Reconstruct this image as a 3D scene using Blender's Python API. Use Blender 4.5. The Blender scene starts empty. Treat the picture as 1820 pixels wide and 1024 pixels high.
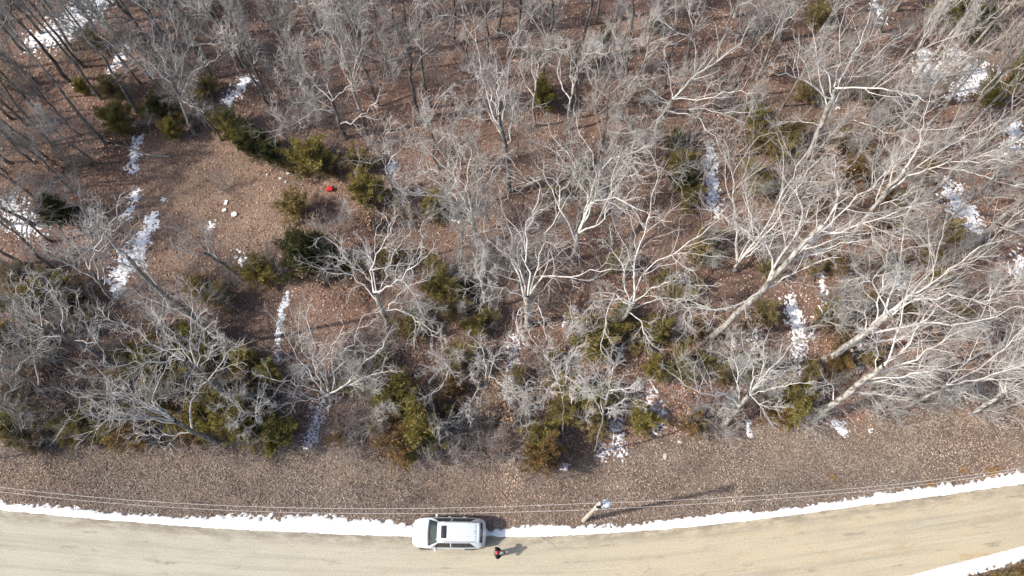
import bpy, bmesh, math, random
import numpy as np
from mathutils import Vector, Matrix
R_ = math.radians
random.seed(7)
RNG = np.random.default_rng(7)
scene = bpy.context.scene
C = scene.collection

# ------------------------------------------------------------------ camera, sky, sun, exposure
CAM_H = 49.0
PITCH = R_(23.3)
HFOV = R_(71.6)
FPX = 910 / math.tan(HFOV / 2)
cam_d = bpy.data.cameras.new('camera')
cam = bpy.data.objects.new('camera', cam_d)
C.objects.link(cam)
cam.location = (0, 0, CAM_H)
cam.rotation_euler = (PITCH, 0, 0)
cam_d.sensor_width = 36
cam_d.angle = HFOV
cam_d.clip_end = 1500
scene.camera = cam

SUN_EL = R_(43)
SHADOW_AZ = R_(12)
world = bpy.data.worlds.new('World')
scene.world = world
world.use_nodes = True
wn = world.node_tree
wn.nodes.clear()
sky = wn.nodes.new('ShaderNodeTexSky')
sky.sky_type = 'NISHITA'
sky.sun_disc = False
sky.sun_elevation = SUN_EL
sky.sun_rotation = R_(258)
sky.air_density = 1.0
sky.dust_density = 2.5
bg = wn.nodes.new('ShaderNodeBackground')
bg.inputs['Strength'].default_value = 0.145
wo = wn.nodes.new('ShaderNodeOutputWorld')
wn.links.new(sky.outputs[0], bg.inputs[0])
wn.links.new(bg.outputs[0], wo.inputs[0])
sun_d = bpy.data.lights.new('sun', 'SUN')
sun_d.energy = 3.65
sun_d.angle = R_(1.2)
sun_d.color = (1.0, 0.94, 0.85)
sun = bpy.data.objects.new('sun', sun_d)
C.objects.link(sun)
sd = Vector((math.cos(SHADOW_AZ) * math.cos(SUN_EL), math.sin(SHADOW_AZ) * math.cos(SUN_EL), -math.sin(SUN_EL)))
sun.rotation_euler = sd.to_track_quat('-Z', 'Y').to_euler()
scene.view_settings.view_transform = 'Standard'
scene.view_settings.look = 'None'
scene.view_settings.exposure = 0.48
scene.view_settings.gamma = 1.0
scene.view_settings.use_curve_mapping = False
scene.cycles.max_bounces = 4
scene.cycles.diffuse_bounces = 2
scene.cycles.glossy_bounces = 3
scene.cycles.transmission_bounces = 4

# ------------------------------------------------------------------ coordinates: a point seen at (u, v) in the survey picture, z metres up
CP, SP = math.cos(PITCH), math.sin(PITCH)
def P(u, v, z=0.0):
    a = (u - 910) / FPX
    b = -(v - 512) / FPX
    dy = b * CP + SP
    dz = b * SP - CP
    t = (z - CAM_H) / dz
    return np.array((a * t, dy * t, z))
def proj(p):
    x, y, z = p[0], p[1], p[2] - CAM_H
    yc = y * CP + z * SP
    zc = -y * SP + z * CP
    return 910 + FPX * x / -zc, 512 - FPX * yc / -zc

def hash2(ix, iy, s):
    h = (ix * 374761393 + iy * 668265263 + s * 2246822519) & 0xffffffff
    h = ((h ^ (h >> 13)) * 1274126177) & 0xffffffff
    return ((h ^ (h >> 16)) & 0xffff) / 65535.0
def vnoise(x, y, s=0):
    x = np.asarray(x, float); y = np.asarray(y, float)
    ix = np.floor(x).astype(np.int64); iy = np.floor(y).astype(np.int64)
    fx = x - ix; fy = y - iy
    fx = fx * fx * (3 - 2 * fx); fy = fy * fy * (3 - 2 * fy)
    a = hash2(ix, iy, s); b = hash2(ix + 1, iy, s); c = hash2(ix, iy + 1, s); d = hash2(ix + 1, iy + 1, s)
    return (a * (1 - fx) + b * fx) * (1 - fy) + (c * (1 - fx) + d * fx) * fy
def fbm(x, y, s=0, n=3):
    o = 0; amp = 0.5; t = 0
    for i in range(n):
        o = o + amp * vnoise(x * 2 ** i + 17.3 * i, y * 2 ** i + 9.1 * i, s + i); t += amp; amp *= 0.5
    return o / t
def sstep(a, b, x):
    t = np.clip((x - a) / (b - a), 0, 1)
    return t * t * (3 - 2 * t)

# road: northern edge of the gravel, northern edge of the snow bank
_road_px = [(0, 906), (120, 917), (250, 928), (420, 940), (600, 948), (760, 953), (960, 953), (1100, 946), (1250, 933), (1400, 916), (1550, 895), (1700, 876), (1820, 859)]
_rp = np.array([P(u, v)[:2] for u, v in _road_px])
_x = np.concatenate([[-90, -60, -45], _rp[:, 0], [45, 60, 90]])
def _ext(i, x): # gentle continuation outside the picture
    if i == 0:
        return _rp[0, 1] + (_rp[0, 0] - x) * 0.13
    return _rp[-1, 1] + (x - _rp[-1, 0]) * 0.17
_y = np.concatenate([[_ext(0, -90), _ext(0, -60), _ext(0, -45)], _rp[:, 1], [_ext(1, 45), _ext(1, 60), _ext(1, 90)]])
_gx = np.linspace(-90, 90, 721)
_gy = np.interp(_gx, _x, _y)
_k = np.exp(-np.linspace(-2, 2, 25) ** 2); _k /= _k.sum()
_gy = np.convolve(np.pad(_gy, 12, mode='edge'), _k, mode='valid')
_sp = np.array([P(u, v)[:2] for u, v in [(0, 1062), (450, 1095), (900, 1103), (1300, 1078), (1611, 1026), (1820, 972), (1900, 948)]])
def south_edge(x):
    return np.interp(x, np.concatenate([[-90], _sp[:, 0], [90]]), np.concatenate([[_sp[0, 1] + 8], _sp[:, 1], [_sp[-1, 1] + 9.5]]))
def road_edge(x):
    return np.interp(x, _gx, _gy)
# woods edge above the verge
_fe = np.array([P(u, v)[:2] for u, v in [(0, 775), (200, 792), (400, 800), (520, 800), (600, 795), (700, 815), (860, 800), (960, 850), (1060, 815), (1180, 775), (1300, 765), (1450, 758), (1600, 735), (1820, 712)]])
def woods_edge(x):
    return np.interp(x, _fe[:, 0], _fe[:, 1])
CLEAR_C = P(380, 352)[:2]
def clearing(x, y):
    d = np.sqrt(((x - CLEAR_C[0]) / 8.6) ** 2 + ((y - CLEAR_C[1] + 0.5 + 0.06 * (x - CLEAR_C[0])) / 6.6) ** 2)
    return 0.9 * sstep(1.35, 0.45, d + 0.7 * (fbm(x * 0.4, y * 0.4, 5) - 0.5))
def verge(x, y):
    return sstep(0.6, -0.6, y - woods_edge(x) + 1.6 * (fbm(x * 0.6, y * 0.6, 11) - 0.5))
def gh(x, y):
    s = y - road_edge(x)
    w = sstep(0.8, 5.5, s)
    return w * (0.16 * np.sin(0.31 * x + 0.7) * np.sin(0.27 * y + 0.4) + 0.09 * np.sin(0.83 * x + 0.35 * y) + 0.05 * np.sin(1.7 * x - 1.1 * y + 2) + 0.05)
def G(u, v):
    p = P(u, v)
    z = 0
    for _ in range(3):
        z = float(gh(p[0], p[1])); p = P(u, v, z)
    return p

# ------------------------------------------------------------------ materials
def mat(name, rough=0.9, spec=0.2):
    m = bpy.data.materials.new(name)
    m.use_nodes = True
    nt = m.node_tree
    b = nt.nodes['Principled BSDF']
    b.inputs['Roughness'].default_value = rough
    b.inputs['Specular IOR Level'].default_value = spec
    return m, nt, b
def solid(name, col, rough=0.6, spec=0.4, metal=0.0, coat=0.0):
    m, nt, b = mat(name, rough, spec)
    b.inputs['Base Color'].default_value = (*col, 1)
    b.inputs['Metallic'].default_value = metal
    b.inputs['Coat Weight'].default_value = coat
    return m
def ramp(nt, stops):
    r = nt.nodes.new('ShaderNodeValToRGB')
    e = r.color_ramp.elements
    while len(e) < len(stops):
        e.new(0.5)
    for i, (p, c) in enumerate(stops):
        e[i].position = p
        e[i].color = (*c, 1)
    return r
TINTED = ('bark_trunk', 'bark_pale', 'bark_limb', 'bark_limb_shaded', 'bark_limb_mid', 'twig', 'twig_shaded', 'shrub_stem')
def noisy(name, scale, stops, rough=0.9, spec=0.2, detail=5, bump=0.0, bscale=None, stretch=None, coords='Object', dist=0.0):
    m, nt, b = mat(name, rough, spec)
    tc = nt.nodes.new('ShaderNodeTexCoord')
    src = tc.outputs[coords]
    if stretch:
        mp = nt.nodes.new('ShaderNodeMapping')
        mp.inputs['Scale'].default_value = stretch
        nt.links.new(src, mp.inputs[0]); src = mp.outputs[0]
    n = nt.nodes.new('ShaderNodeTexNoise')
    n.inputs['Scale'].default_value = scale
    n.inputs['Detail'].default_value = detail
    n.inputs['Roughness'].default_value = 0.65
    n.inputs['Distortion'].default_value = dist
    nt.links.new(src, n.inputs['Vector'])
    r = ramp(nt, stops)
    nt.links.new(n.outputs['Fac'], r.inputs[0])
    if name in TINTED:      # each tree carries its own bark tint
        oi = nt.nodes.new('ShaderNodeObjectInfo')
        mx = nt.nodes.new('ShaderNodeMix'); mx.data_type = 'RGBA'; mx.blend_type = 'MULTIPLY'; mx.inputs['Factor'].default_value = 1.0
        nt.links.new(r.outputs[0], mx.inputs['A']); nt.links.new(oi.outputs['Color'], mx.inputs['B'])
        nt.links.new(mx.outputs['Result'], b.inputs['Base Color'])
    else:
        nt.links.new(r.outputs[0], b.inputs['Base Color'])
    if bump:
        bn = nt.nodes.new('ShaderNodeTexNoise')
        bn.inputs['Scale'].default_value = bscale or scale * 3
        bn.inputs['Detail'].default_value = 4
        nt.links.new(src, bn.inputs['Vector'])
        bp = nt.nodes.new('ShaderNodeBump')
        bp.inputs['Strength'].default_value = 1.0
        bp.inputs['Distance'].default_value = bump
        nt.links.new(bn.outputs['Fac'], bp.inputs['Height'])
        nt.links.new(bp.outputs[0], b.inputs['Normal'])
    return m
def attr_mat(name, rough=0.9, spec=0.15, nscale=None, transl=0.0):
    """colour comes from the mesh's own colour attribute 'Col', with a little noise"""
    m, nt, b = mat(name, rough, spec)
    a = nt.nodes.new('ShaderNodeAttribute')
    a.attribute_name = 'Col'
    out = a.outputs['Color']
    if nscale:
        tc = nt.nodes.new('ShaderNodeTexCoord')
        n = nt.nodes.new('ShaderNodeTexNoise')
        n.inputs['Scale'].default_value = nscale; n.inputs['Detail'].default_value = 8; n.inputs['Roughness'].default_value = 0.75
        nt.links.new(tc.outputs['Object'], n.inputs['Vector'])
        r = ramp(nt, [(0.25, (0.35, 0.35, 0.36)), (0.5, (0.9, 0.9, 0.9)), (0.75, (1.7, 1.65, 1.6))])
        nt.links.new(n.outputs['Fac'], r.inputs[0])
        mx = nt.nodes.new('ShaderNodeMix'); mx.data_type = 'RGBA'; mx.blend_type = 'MULTIPLY'
        mx.inputs['Factor'].default_value = 1.0
        nt.links.new(out, mx.inputs['A']); nt.links.new(r.outputs[0], mx.inputs['B'])
        out = mx.outputs['Result']
    nt.links.new(out, b.inputs['Base Color'])
    if transl:
        b.inputs['Subsurface Weight'].default_value = 0
    return m
def cedar_mat(name, c0, c1):
    """foliage: spray-to-spray tone from the attribute, tree-to-tree hue from Object Info"""
    m, nt, b = mat(name, 0.75, 0.2)
    a = nt.nodes.new('ShaderNodeAttribute'); a.attribute_name = 'Col'
    oi = nt.nodes.new('ShaderNodeObjectInfo')
    r = ramp(nt, [(0, c0), (1, c1)])
    nt.links.new(oi.outputs['Random'], r.inputs[0])
    mx = nt.nodes.new('ShaderNodeMix'); mx.data_type = 'RGBA'; mx.blend_type = 'MULTIPLY'
    mx.inputs['Factor'].default_value = 1.0
    nt.links.new(r.outputs[0], mx.inputs['A']); nt.links.new(a.outputs['Color'], mx.inputs['B'])
    nt.links.new(mx.outputs['Result'], b.inputs['Base Color'])
    tl = nt.nodes.new('ShaderNodeBsdfTranslucent'); nt.links.new(mx.outputs['Result'], tl.inputs[0])
    ms = nt.nodes.new('ShaderNodeMixShader'); ms.inputs[0].default_value = 0.3
    nt.links.new(b.outputs[0], ms.inputs[1]); nt.links.new(tl.outputs[0], ms.inputs[2])
    nt.links.new(ms.outputs[0], nt.nodes['Material Output'].inputs[0])
    return m

M = {}
M['trunk'] = noisy('bark_trunk', 5.0, [(0.32, (0.07, 0.062, 0.055)), (0.5, (0.19, 0.175, 0.16)), (0.68, (0.40, 0.385, 0.36))], 0.95, 0.1, bump=0.04, bscale=14, stretch=(1, 1, 0.35))
M['trunk_pale'] = noisy('bark_pale', 5.0, [(0.38, (0.13, 0.118, 0.105)), (0.49, (0.36, 0.34, 0.305)), (0.62, (0.60, 0.58, 0.54))], 0.95, 0.1, bump=0.04, bscale=14, stretch=(1, 1, 0.35))
M['limb'] = noisy('bark_limb', 2.6, [(0.30, (0.27, 0.25, 0.225)), (0.45, (0.55, 0.53, 0.49)), (0.68, (0.74, 0.72, 0.68))], 0.95, 0.1, dist=0.6)
M['limb_shade'] = noisy('bark_limb_shaded', 2.2, [(0.28, (0.16, 0.15, 0.135)), (0.5, (0.31, 0.295, 0.27)), (0.72, (0.45, 0.43, 0.40))], 0.95, 0.1)  # darker copy of the limb bark, shaded side painted into the colour
M['twig'] = noisy('twig', 1.3, [(0.3, (0.40, 0.37, 0.345)), (0.6, (0.58, 0.55, 0.515)), (0.8, (0.68, 0.66, 0.62))], 0.95, 0.1)
M['twig_shade'] = noisy('twig_shaded', 1.3, [(0.3, (0.22, 0.205, 0.195)), (0.6, (0.36, 0.34, 0.32)), (0.8, (0.46, 0.44, 0.415))], 0.95, 0.1)  # darker twig copy with the shade put into its colour
M['shrub'] = noisy('shrub_stem', 1.5, [(0.3, (0.22, 0.19, 0.18)), (0.6, (0.37, 0.335, 0.315)), (0.8, (0.50, 0.465, 0.44))], 0.95, 0.1)
M['leaf'] = attr_mat('dead_leaf', 0.8, 0.25)
M['grass'] = attr_mat('dead_grass', 0.9, 0.15)
M['ground'] = attr_mat('forest_soil', 1.0, 0.05, nscale=10.0)
M['cedar_trunk'] = noisy('cedar_bark', 6, [(0.3, (0.10, 0.07, 0.05)), (0.7, (0.24, 0.18, 0.14))], 0.95, 0.1)
M['cedar_dark'] = cedar_mat('cedar_dark_green', (0.110, 0.122, 0.055), (0.160, 0.165, 0.070))
M['cedar_olive'] = cedar_mat('cedar_olive', (0.290, 0.270, 0.098), (0.390, 0.340, 0.125))
M['cedar_rust'] = cedar_mat('cedar_rust', (0.275, 0.190, 0.095), (0.345, 0.245, 0.120))
M['cedar_brown'] = cedar_mat('cedar_brown_green', (0.320, 0.275, 0.145), (0.395, 0.330, 0.165))
M['snow'] = noisy('snow', 3.0, [(0.3, (0.80, 0.83, 0.87)), (0.7, (0.90, 0.91, 0.93))], 0.75, 0.3, bump=0.02, bscale=9)
M['snow_bank'] = noisy('gritty_snow', 1.6, [(0.30, (0.52, 0.49, 0.45)), (0.40, (0.82, 0.83, 0.85)), (0.7, (0.90, 0.91, 0.93))], 0.75, 0.3, detail=9, bump=0.03, bscale=7)
M['stone'] = noisy('limestone', 7, [(0.3, (0.36, 0.33, 0.28)), (0.7, (0.62, 0.59, 0.53))], 0.9, 0.2, bump=0.02)
M['white_stone'] = noisy('white_slab', 9, [(0.3, (0.66, 0.66, 0.64)), (0.7, (0.80, 0.80, 0.78))], 0.8, 0.3, bump=0.005)
M['log'] = noisy('weathered_wood', 4, [(0.3, (0.17, 0.15, 0.12)), (0.7, (0.42, 0.38, 0.32))], 0.95, 0.1, bump=0.02)

def road_material():
    m, nt, b = mat('gravel_road', 0.95, 0.1)
    uv = nt.nodes.new('ShaderNodeUVMap')
    def noise(sx, sy, scale, detail=4, rough=0.6):
        mp = nt.nodes.new('ShaderNodeMapping'); mp.inputs['Scale'].default_value = (sx, sy, 1)
        nt.links.new(uv.outputs[0], mp.inputs[0])
        n = nt.nodes.new('ShaderNodeTexNoise'); n.inputs['Scale'].default_value = scale
        n.inputs['Detail'].default_value = detail; n.inputs['Roughness'].default_value = rough
        nt.links.new(mp.outputs[0], n.inputs['Vector'])
        return n.outputs['Fac']
    def mix(a, bb, fac, mode='MIX'):
        mx = nt.nodes.new('ShaderNodeMix'); mx.data_type = 'RGBA'; mx.blend_type = mode
        for k, s in (('A', a), ('B', bb)):
            if isinstance(s, tuple): mx.inputs[k].default_value = (*s, 1)
            else: nt.links.new(s, mx.inputs[k])
        if isinstance(fac, float): mx.inputs['Factor'].default_value = fac
        else: nt.links.new(fac, mx.inputs['Factor'])
        return mx.outputs['Result']
    def rf(src, p0, p1, v0=0.0, v1=1.0):
        r = nt.nodes.new('ShaderNodeMapRange')
        r.inputs['From Min'].default_value = p0; r.inputs['From Max'].default_value = p1
        r.inputs['To Min'].default_value = v0; r.inputs['To Max'].default_value = v1
        nt.links.new(src, r.inputs['Value']); return r.outputs[0]
    sep = nt.nodes.new('ShaderNodeSeparateXYZ'); nt.links.new(uv.outputs[0], sep.inputs[0])
    warm = rf(sep.outputs['X'], -18, 16)                                   # the eastern stretch is sandier
    base = mix((0.435, 0.408, 0.328), (0.475, 0.405, 0.285), warm)
    big = noise(0.25, 0.5, 1.0, 3)
    base = mix(base, (0.33, 0.30, 0.24), rf(big, 0.50, 0.75, 0, 0.55))
    track = noise(0.045, 1.7, 1.0, 6, 0.7)                                 # wheel and grader streaks along the road
    base = mix(base, (0.27, 0.25, 0.205), rf(track, 0.48, 0.70, 0, 0.7))
    track2 = noise(0.12, 2.6, 1.0, 6, 0.72)
    base = mix(base, (0.54, 0.51, 0.44), rf(track2, 0.54, 0.74, 0, 0.5))
    rust = noise(0.28, 0.8, 1.0, 5, 0.72)
    base = mix(base, (0.38, 0.25, 0.12), mix((0, 0, 0), rf(rust, 0.56, 0.74, 0, 0.6), warm))
    damp = noise(0.22, 1.1, 1.7, 4, 0.7)
    base = mix(base, (0.20, 0.175, 0.14), rf(damp, 0.60, 0.74, 0, 0.8))
    rim = noise(0.5, 1.5, 1.3, 5, 0.7)
    edge = nt.nodes.new('ShaderNodeMath'); edge.operation = 'MULTIPLY'
    nt.links.new(rf(sep.outputs['Y'], 0.95, 0.15), edge.inputs[0]); nt.links.new(rf(rim, 0.40, 0.58), edge.inputs[1])
    base = mix(base, (0.20, 0.165, 0.125), rf(edge.outputs[0], 0, 1, 0, 0.75))
    fine = noise(1, 1, 9.0, 8, 0.8)
    base = mix(base, mix((0.5, 0.5, 0.5), (1.45, 1.45, 1.45), rf(fine, 0.3, 0.7)), 0.5, 'MULTIPLY')
    nt.links.new(base, b.inputs['Base Color'])
    bp = nt.nodes.new('ShaderNodeBump'); bp.inputs['Distance'].default_value = 0.03; bp.inputs['Strength'].default_value = 0.8
    nt.links.new(fine, bp.inputs['Height']); nt.links.new(bp.outputs[0], b.inputs['Normal'])
    return m
M['road'] = road_material()

# ------------------------------------------------------------------ mesh helpers
def fast_mesh(name, V, F, smooth=False, col=None):
    """V (n,3); F (m,k) of one arity or a list of such arrays"""
    V = np.asarray(V, np.float32).reshape(-1, 3)
    Fs = F if isinstance(F, list) else [F]
    Fs = [np.asarray(f, np.int32) for f in Fs if len(f)]
    me = bpy.data.meshes.new(name)
    loops = np.concatenate([f.ravel() for f in Fs])
    sizes = np.concatenate([np.full(len(f), f.shape[1], np.int32) for f in Fs])
    starts = np.concatenate([[0], np.cumsum(sizes)[:-1]]).astype(np.int32)
    me.vertices.add(len(V)); me.vertices.foreach_set('co', V.ravel())
    me.loops.add(len(loops)); me.loops.foreach_set('vertex_index', loops)
    me.polygons.add(len(sizes)); me.polygons.foreach_set('loop_start', starts)
    me.polygons.foreach_set('loop_total', sizes)
    if smooth:
        me.polygons.foreach_set('use_smooth', np.ones(len(sizes), bool))
    if col is not None:
        ca = me.color_attributes.new('Col', 'FLOAT_COLOR', 'POINT')
        cc = np.ones((len(V), 4), np.float32); cc[:, :3] = col
        ca.data.foreach_set('color', cc.ravel())
    me.update(calc_edges=True)
    return me
def obj(name, me, m=None, parent=None, loc=None):
    o = bpy.data.objects.new(name, me)
    C.objects.link(o)
    if m is not None and len(me.materials) == 0:
        me.materials.append(m)
    if parent is not None:
        o.parent = parent
    if loc is not None:
        o.location = loc
    return o
def empty(name, loc, rz=0.0):
    o = bpy.data.objects.new(name, None)
    C.objects.link(o)
    o.empty_display_size = 0.2
    o.location = loc; o.rotation_euler = (0, 0, rz)
    return o
def tag(o, label=None, cat=None, group=None, kind=None):
    if label: o['label'] = label
    if cat: o['category'] = cat
    if group: o['group'] = group
    if kind: o['kind'] = kind
    return o
def norm(a):
    return a / np.maximum(np.linalg.norm(a, axis=-1, keepdims=True), 1e-9)
def tubes(Pn, Rn, sides):
    """N polylines of K points with radii -> vertices and quads"""
    Pn = np.asarray(Pn, float); Rn = np.asarray(Rn, float)
    N, K, _ = Pn.shape
    T = norm(np.gradient(Pn, axis=1))
    mean = norm(Pn[:, -1] - Pn[:, 0] + 1e-6)
    ref = np.where(np.abs(mean[:, 2:3]) < 0.8, np.array([[0, 0, 1.0]]), np.array([[1.0, 0, 0]]))
    ref = norm(np.cross(mean, ref))[:, None, :]
    U = norm(ref - (ref * T).sum(-1, keepdims=True) * T)
    W = np.cross(T, U)
    a = np.arange(sides) * 2 * math.pi / sides
    V = Pn[:, :, None, :] + Rn[:, :, None, None] * (np.cos(a)[None, None, :, None] * U[:, :, None, :] + np.sin(a)[None, None, :, None] * W[:, :, None, :])
    idx = np.arange(N * K * sides).reshape(N, K, sides)
    nx = np.roll(idx, -1, axis=2)
    F = np.stack([idx[:, :-1], nx[:, :-1], nx[:, 1:], idx[:, 1:]], -1).reshape(-1, 4)
    return V.reshape(-1, 3), F
class Mix:
    def __init__(s): s.V = []; s.F = {}; s.n = 0; s.C = []
    def add(s, V, F, col=None):
        V = np.asarray(V, float).reshape(-1, 3)
        for f in (F if isinstance(F, list) else [F]):
            f = np.asarray(f, np.int64)
            if len(f): s.F.setdefault(f.shape[1], []).append(f + s.n)
        s.V.append(V); s.n += len(V)
        if col is not None: s.C.append(np.broadcast_to(col, V.shape))
    def tubes(s, Pn, Rn, sides):
        s.add(*tubes(Pn, Rn, sides))
    def box(s, c, d, rz=0.0):
        x, y, z = np.array(d) / 2
        v = np.array([[-x, -y, -z], [x, -y, -z], [x, y, -z], [-x, y, -z], [-x, -y, z], [x, -y, z], [x, y, z], [-x, y, z]])
        cr, sr = math.cos(rz), math.sin(rz)
        v = v @ np.array([[cr, sr, 0], [-sr, cr, 0], [0, 0, 1]]) + np.array(c)
        s.add(v, np.array([[0, 3, 2, 1], [4, 5, 6, 7], [0, 1, 5, 4], [1, 2, 6, 5], [2, 3, 7, 6], [3, 0, 4, 7]]))
    def mesh(s, name, smooth=False):
        return fast_mesh(name, np.concatenate(s.V), [np.concatenate(f) for f in s.F.values()], smooth, np.concatenate(s.C) if s.C else None)

# ------------------------------------------------------------------ ground, road
def build_ground():
    xs = np.concatenate([[-420, -260, -160, -110, -80], np.arange(-62, 62.1, 0.6), [80, 110, 160, 260, 420]])
    ys = np.concatenate([[-420, -240, -120, -60, -35, -20], np.arange(-12, 66.1, 0.6), [80, 100, 140, 200, 300, 420]])
    X, Y = np.meshgrid(xs, ys)
    Z = gh(X, Y) - np.where(Y - road_edge(X) < 0.2, 0.0, 0.0)
    V = np.stack([X, Y, Z], -1).reshape(-1, 3)
    ny, nx = X.shape
    i = np.arange(ny * nx).reshape(ny, nx)
    F = np.stack([i[:-1, :-1], i[:-1, 1:], i[1:, 1:], i[1:, :-1]], -1).reshape(-1, 4)
    forest = np.array([0.200, 0.132, 0.103]); vg = np.array([0.205, 0.155, 0.125]); cl = np.array([0.28, 0.195, 0.148])
    wv = verge(X, Y)[..., None]; wc = clearing(X, Y)[..., None]
    col = forest * (1 - wv) + vg * wv
    col = col * (1 - wc) + cl * wc
    col = col * (0.6 + 0.8 * fbm(X * 0.45, Y * 0.6, 3, 4)[..., None])
    o = obj('ground', fast_mesh('ground', V, F, True, col.reshape(-1, 3)), M['ground'])
    tag(o, 'brown leaf strewn forest floor and roadside verge', None, None, 'structure')
build_ground()

def build_road():
    xs = np.linspace(-88, 88, 353)
    e = road_edge(xs)
    tx = np.gradient(xs); ty = np.gradient(e)
    L = np.hypot(tx, ty); n = np.stack([ty / L, -tx / L], -1)   # towards the south
    s = np.concatenate([[0], np.cumsum(np.hypot(np.diff(xs), np.diff(e)))]); s -= s[len(s) // 2]
    vs = np.linspace(0, 1, 13)
    V = []; UV = []
    for v in vs:
        off = -0.25 + v * (e - south_edge(xs) + 0.5)
        wob = 0.10 * (vnoise(xs * 0.9, 0 * xs + (3 if v < 0.5 else 9), 2) - 0.5) if v in (0.0, 1.0) else 0
        p = np.stack([xs, e - off - wob], -1)
        z = 0.012 + 0.05 * (1 - (2 * v - 1) ** 2) + 0.012 * (fbm(s * 0.3, np.full_like(s, v * 6), 8) - 0.5)
        if v in (0.0, 1.0): z = z * 0 - 0.02
        V.append(np.concatenate([p, z[:, None]], -1)); UV.append(np.stack([s, off], -1))
    V = np.array(V); UV = np.array(UV)
    ny, nx, _ = V.shape
    i = np.arange(ny * nx).reshape(ny, nx)
    F = np.stack([i[1:, :-1], i[1:, 1:], i[:-1, 1:], i[:-1, :-1]], -1).reshape(-1, 4)
    me = fast_mesh('road', V.reshape(-1, 3), F, True)
    uvl = me.uv_layers.new(name='UVMap')
    uvl.data.foreach_set('uv', UV.reshape(-1, 2)[F.ravel()].astype(np.float32).ravel())
    tag(obj('road', me, M['road']), 'pale beige gravel road curving along the woods', None, None, 'structure')
build_road()

# ------------------------------------------------------------------ snow
SNOW = []      # (polyline, half widths, solidity) for keeping litter off
def snow_height(x, y, pl, w, solid_, seed):
    pl = np.asarray(pl); w = np.asarray(w, float)
    best = np.full(x.shape, -9.0)
    if len(pl) == 1:
        best = 1 - np.hypot(x - pl[0, 0], y - pl[0, 1]) / w[0]
    for i in range(len(pl) - 1):
        a, b = pl[i], pl[i + 1]; d = b - a
        t = np.clip(((x - a[0]) * d[0] + (y - a[1]) * d[1]) / max(d @ d, 1e-9), 0, 1)
        dist = np.hypot(x - a[0] - t * d[0], y - a[1] - t * d[1])
        best = np.maximum(best, 1 - dist / (w[i] + t * (w[i + 1] - w[i])))
    m = best + 0.9 * (fbm(x * 1.3, y * 1.3, seed, 2) - 0.5)
    m = m + (1.25 - 0.75 * solid_) * 1.9 * (fbm(x * 3.6, y * 3.6, seed + 40, 3) - 0.5) - 0.42 * (1 - solid_)
    m = m + 1.25 * (vnoise(x * 8.5, y * 8.5, seed + 60) - 0.56) - 0.10
    return m
def snow_mesh(name, pl, w, solid_, seed, thick=0.065, res=0.055, height=gh, zoff=0.0):
    pl = np.asarray(pl); pad = max(w) * 1.5 + 0.2
    xs = np.arange(pl[:, 0].min() - pad, pl[:, 0].max() + pad, res)
    ys = np.arange(pl[:, 1].min() - pad, pl[:, 1].max() + pad, res)
    X, Y = np.meshgrid(xs, ys)
    Y = Y + 0.3 * res * np.sin(37 * X)
    m = snow_height(X, Y, pl, w, solid_, seed)
    Z = height(X, Y) + zoff + np.clip(m * thick * 2.2, -0.10, thick) + 0.02 * (fbm(X * 3, Y * 3, seed + 9) - 0.5) * (m > 0)
    keep = (np.maximum.reduce([m[:-1, :-1], m[1:, :-1], m[:-1, 1:], m[1:, 1:]]) > -0.12)
    i = np.arange(X.size).reshape(X.shape)
    F = np.stack([i[:-1, :-1], i[:-1, 1:], i[1:, 1:], i[1:, :-1]], -1)[keep]
    if not len(F): return None
    used, inv = np.unique(F, return_inverse=True)
    V = np.stack([X, Y, Z], -1).reshape(-1, 3)[used]
    c = V.mean(0); c[2] = 0
    SNOW.append((pl, np.asarray(w), solid_, seed))
    return fast_mesh(name, V - c, inv.reshape(-1, 4), True), c
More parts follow.
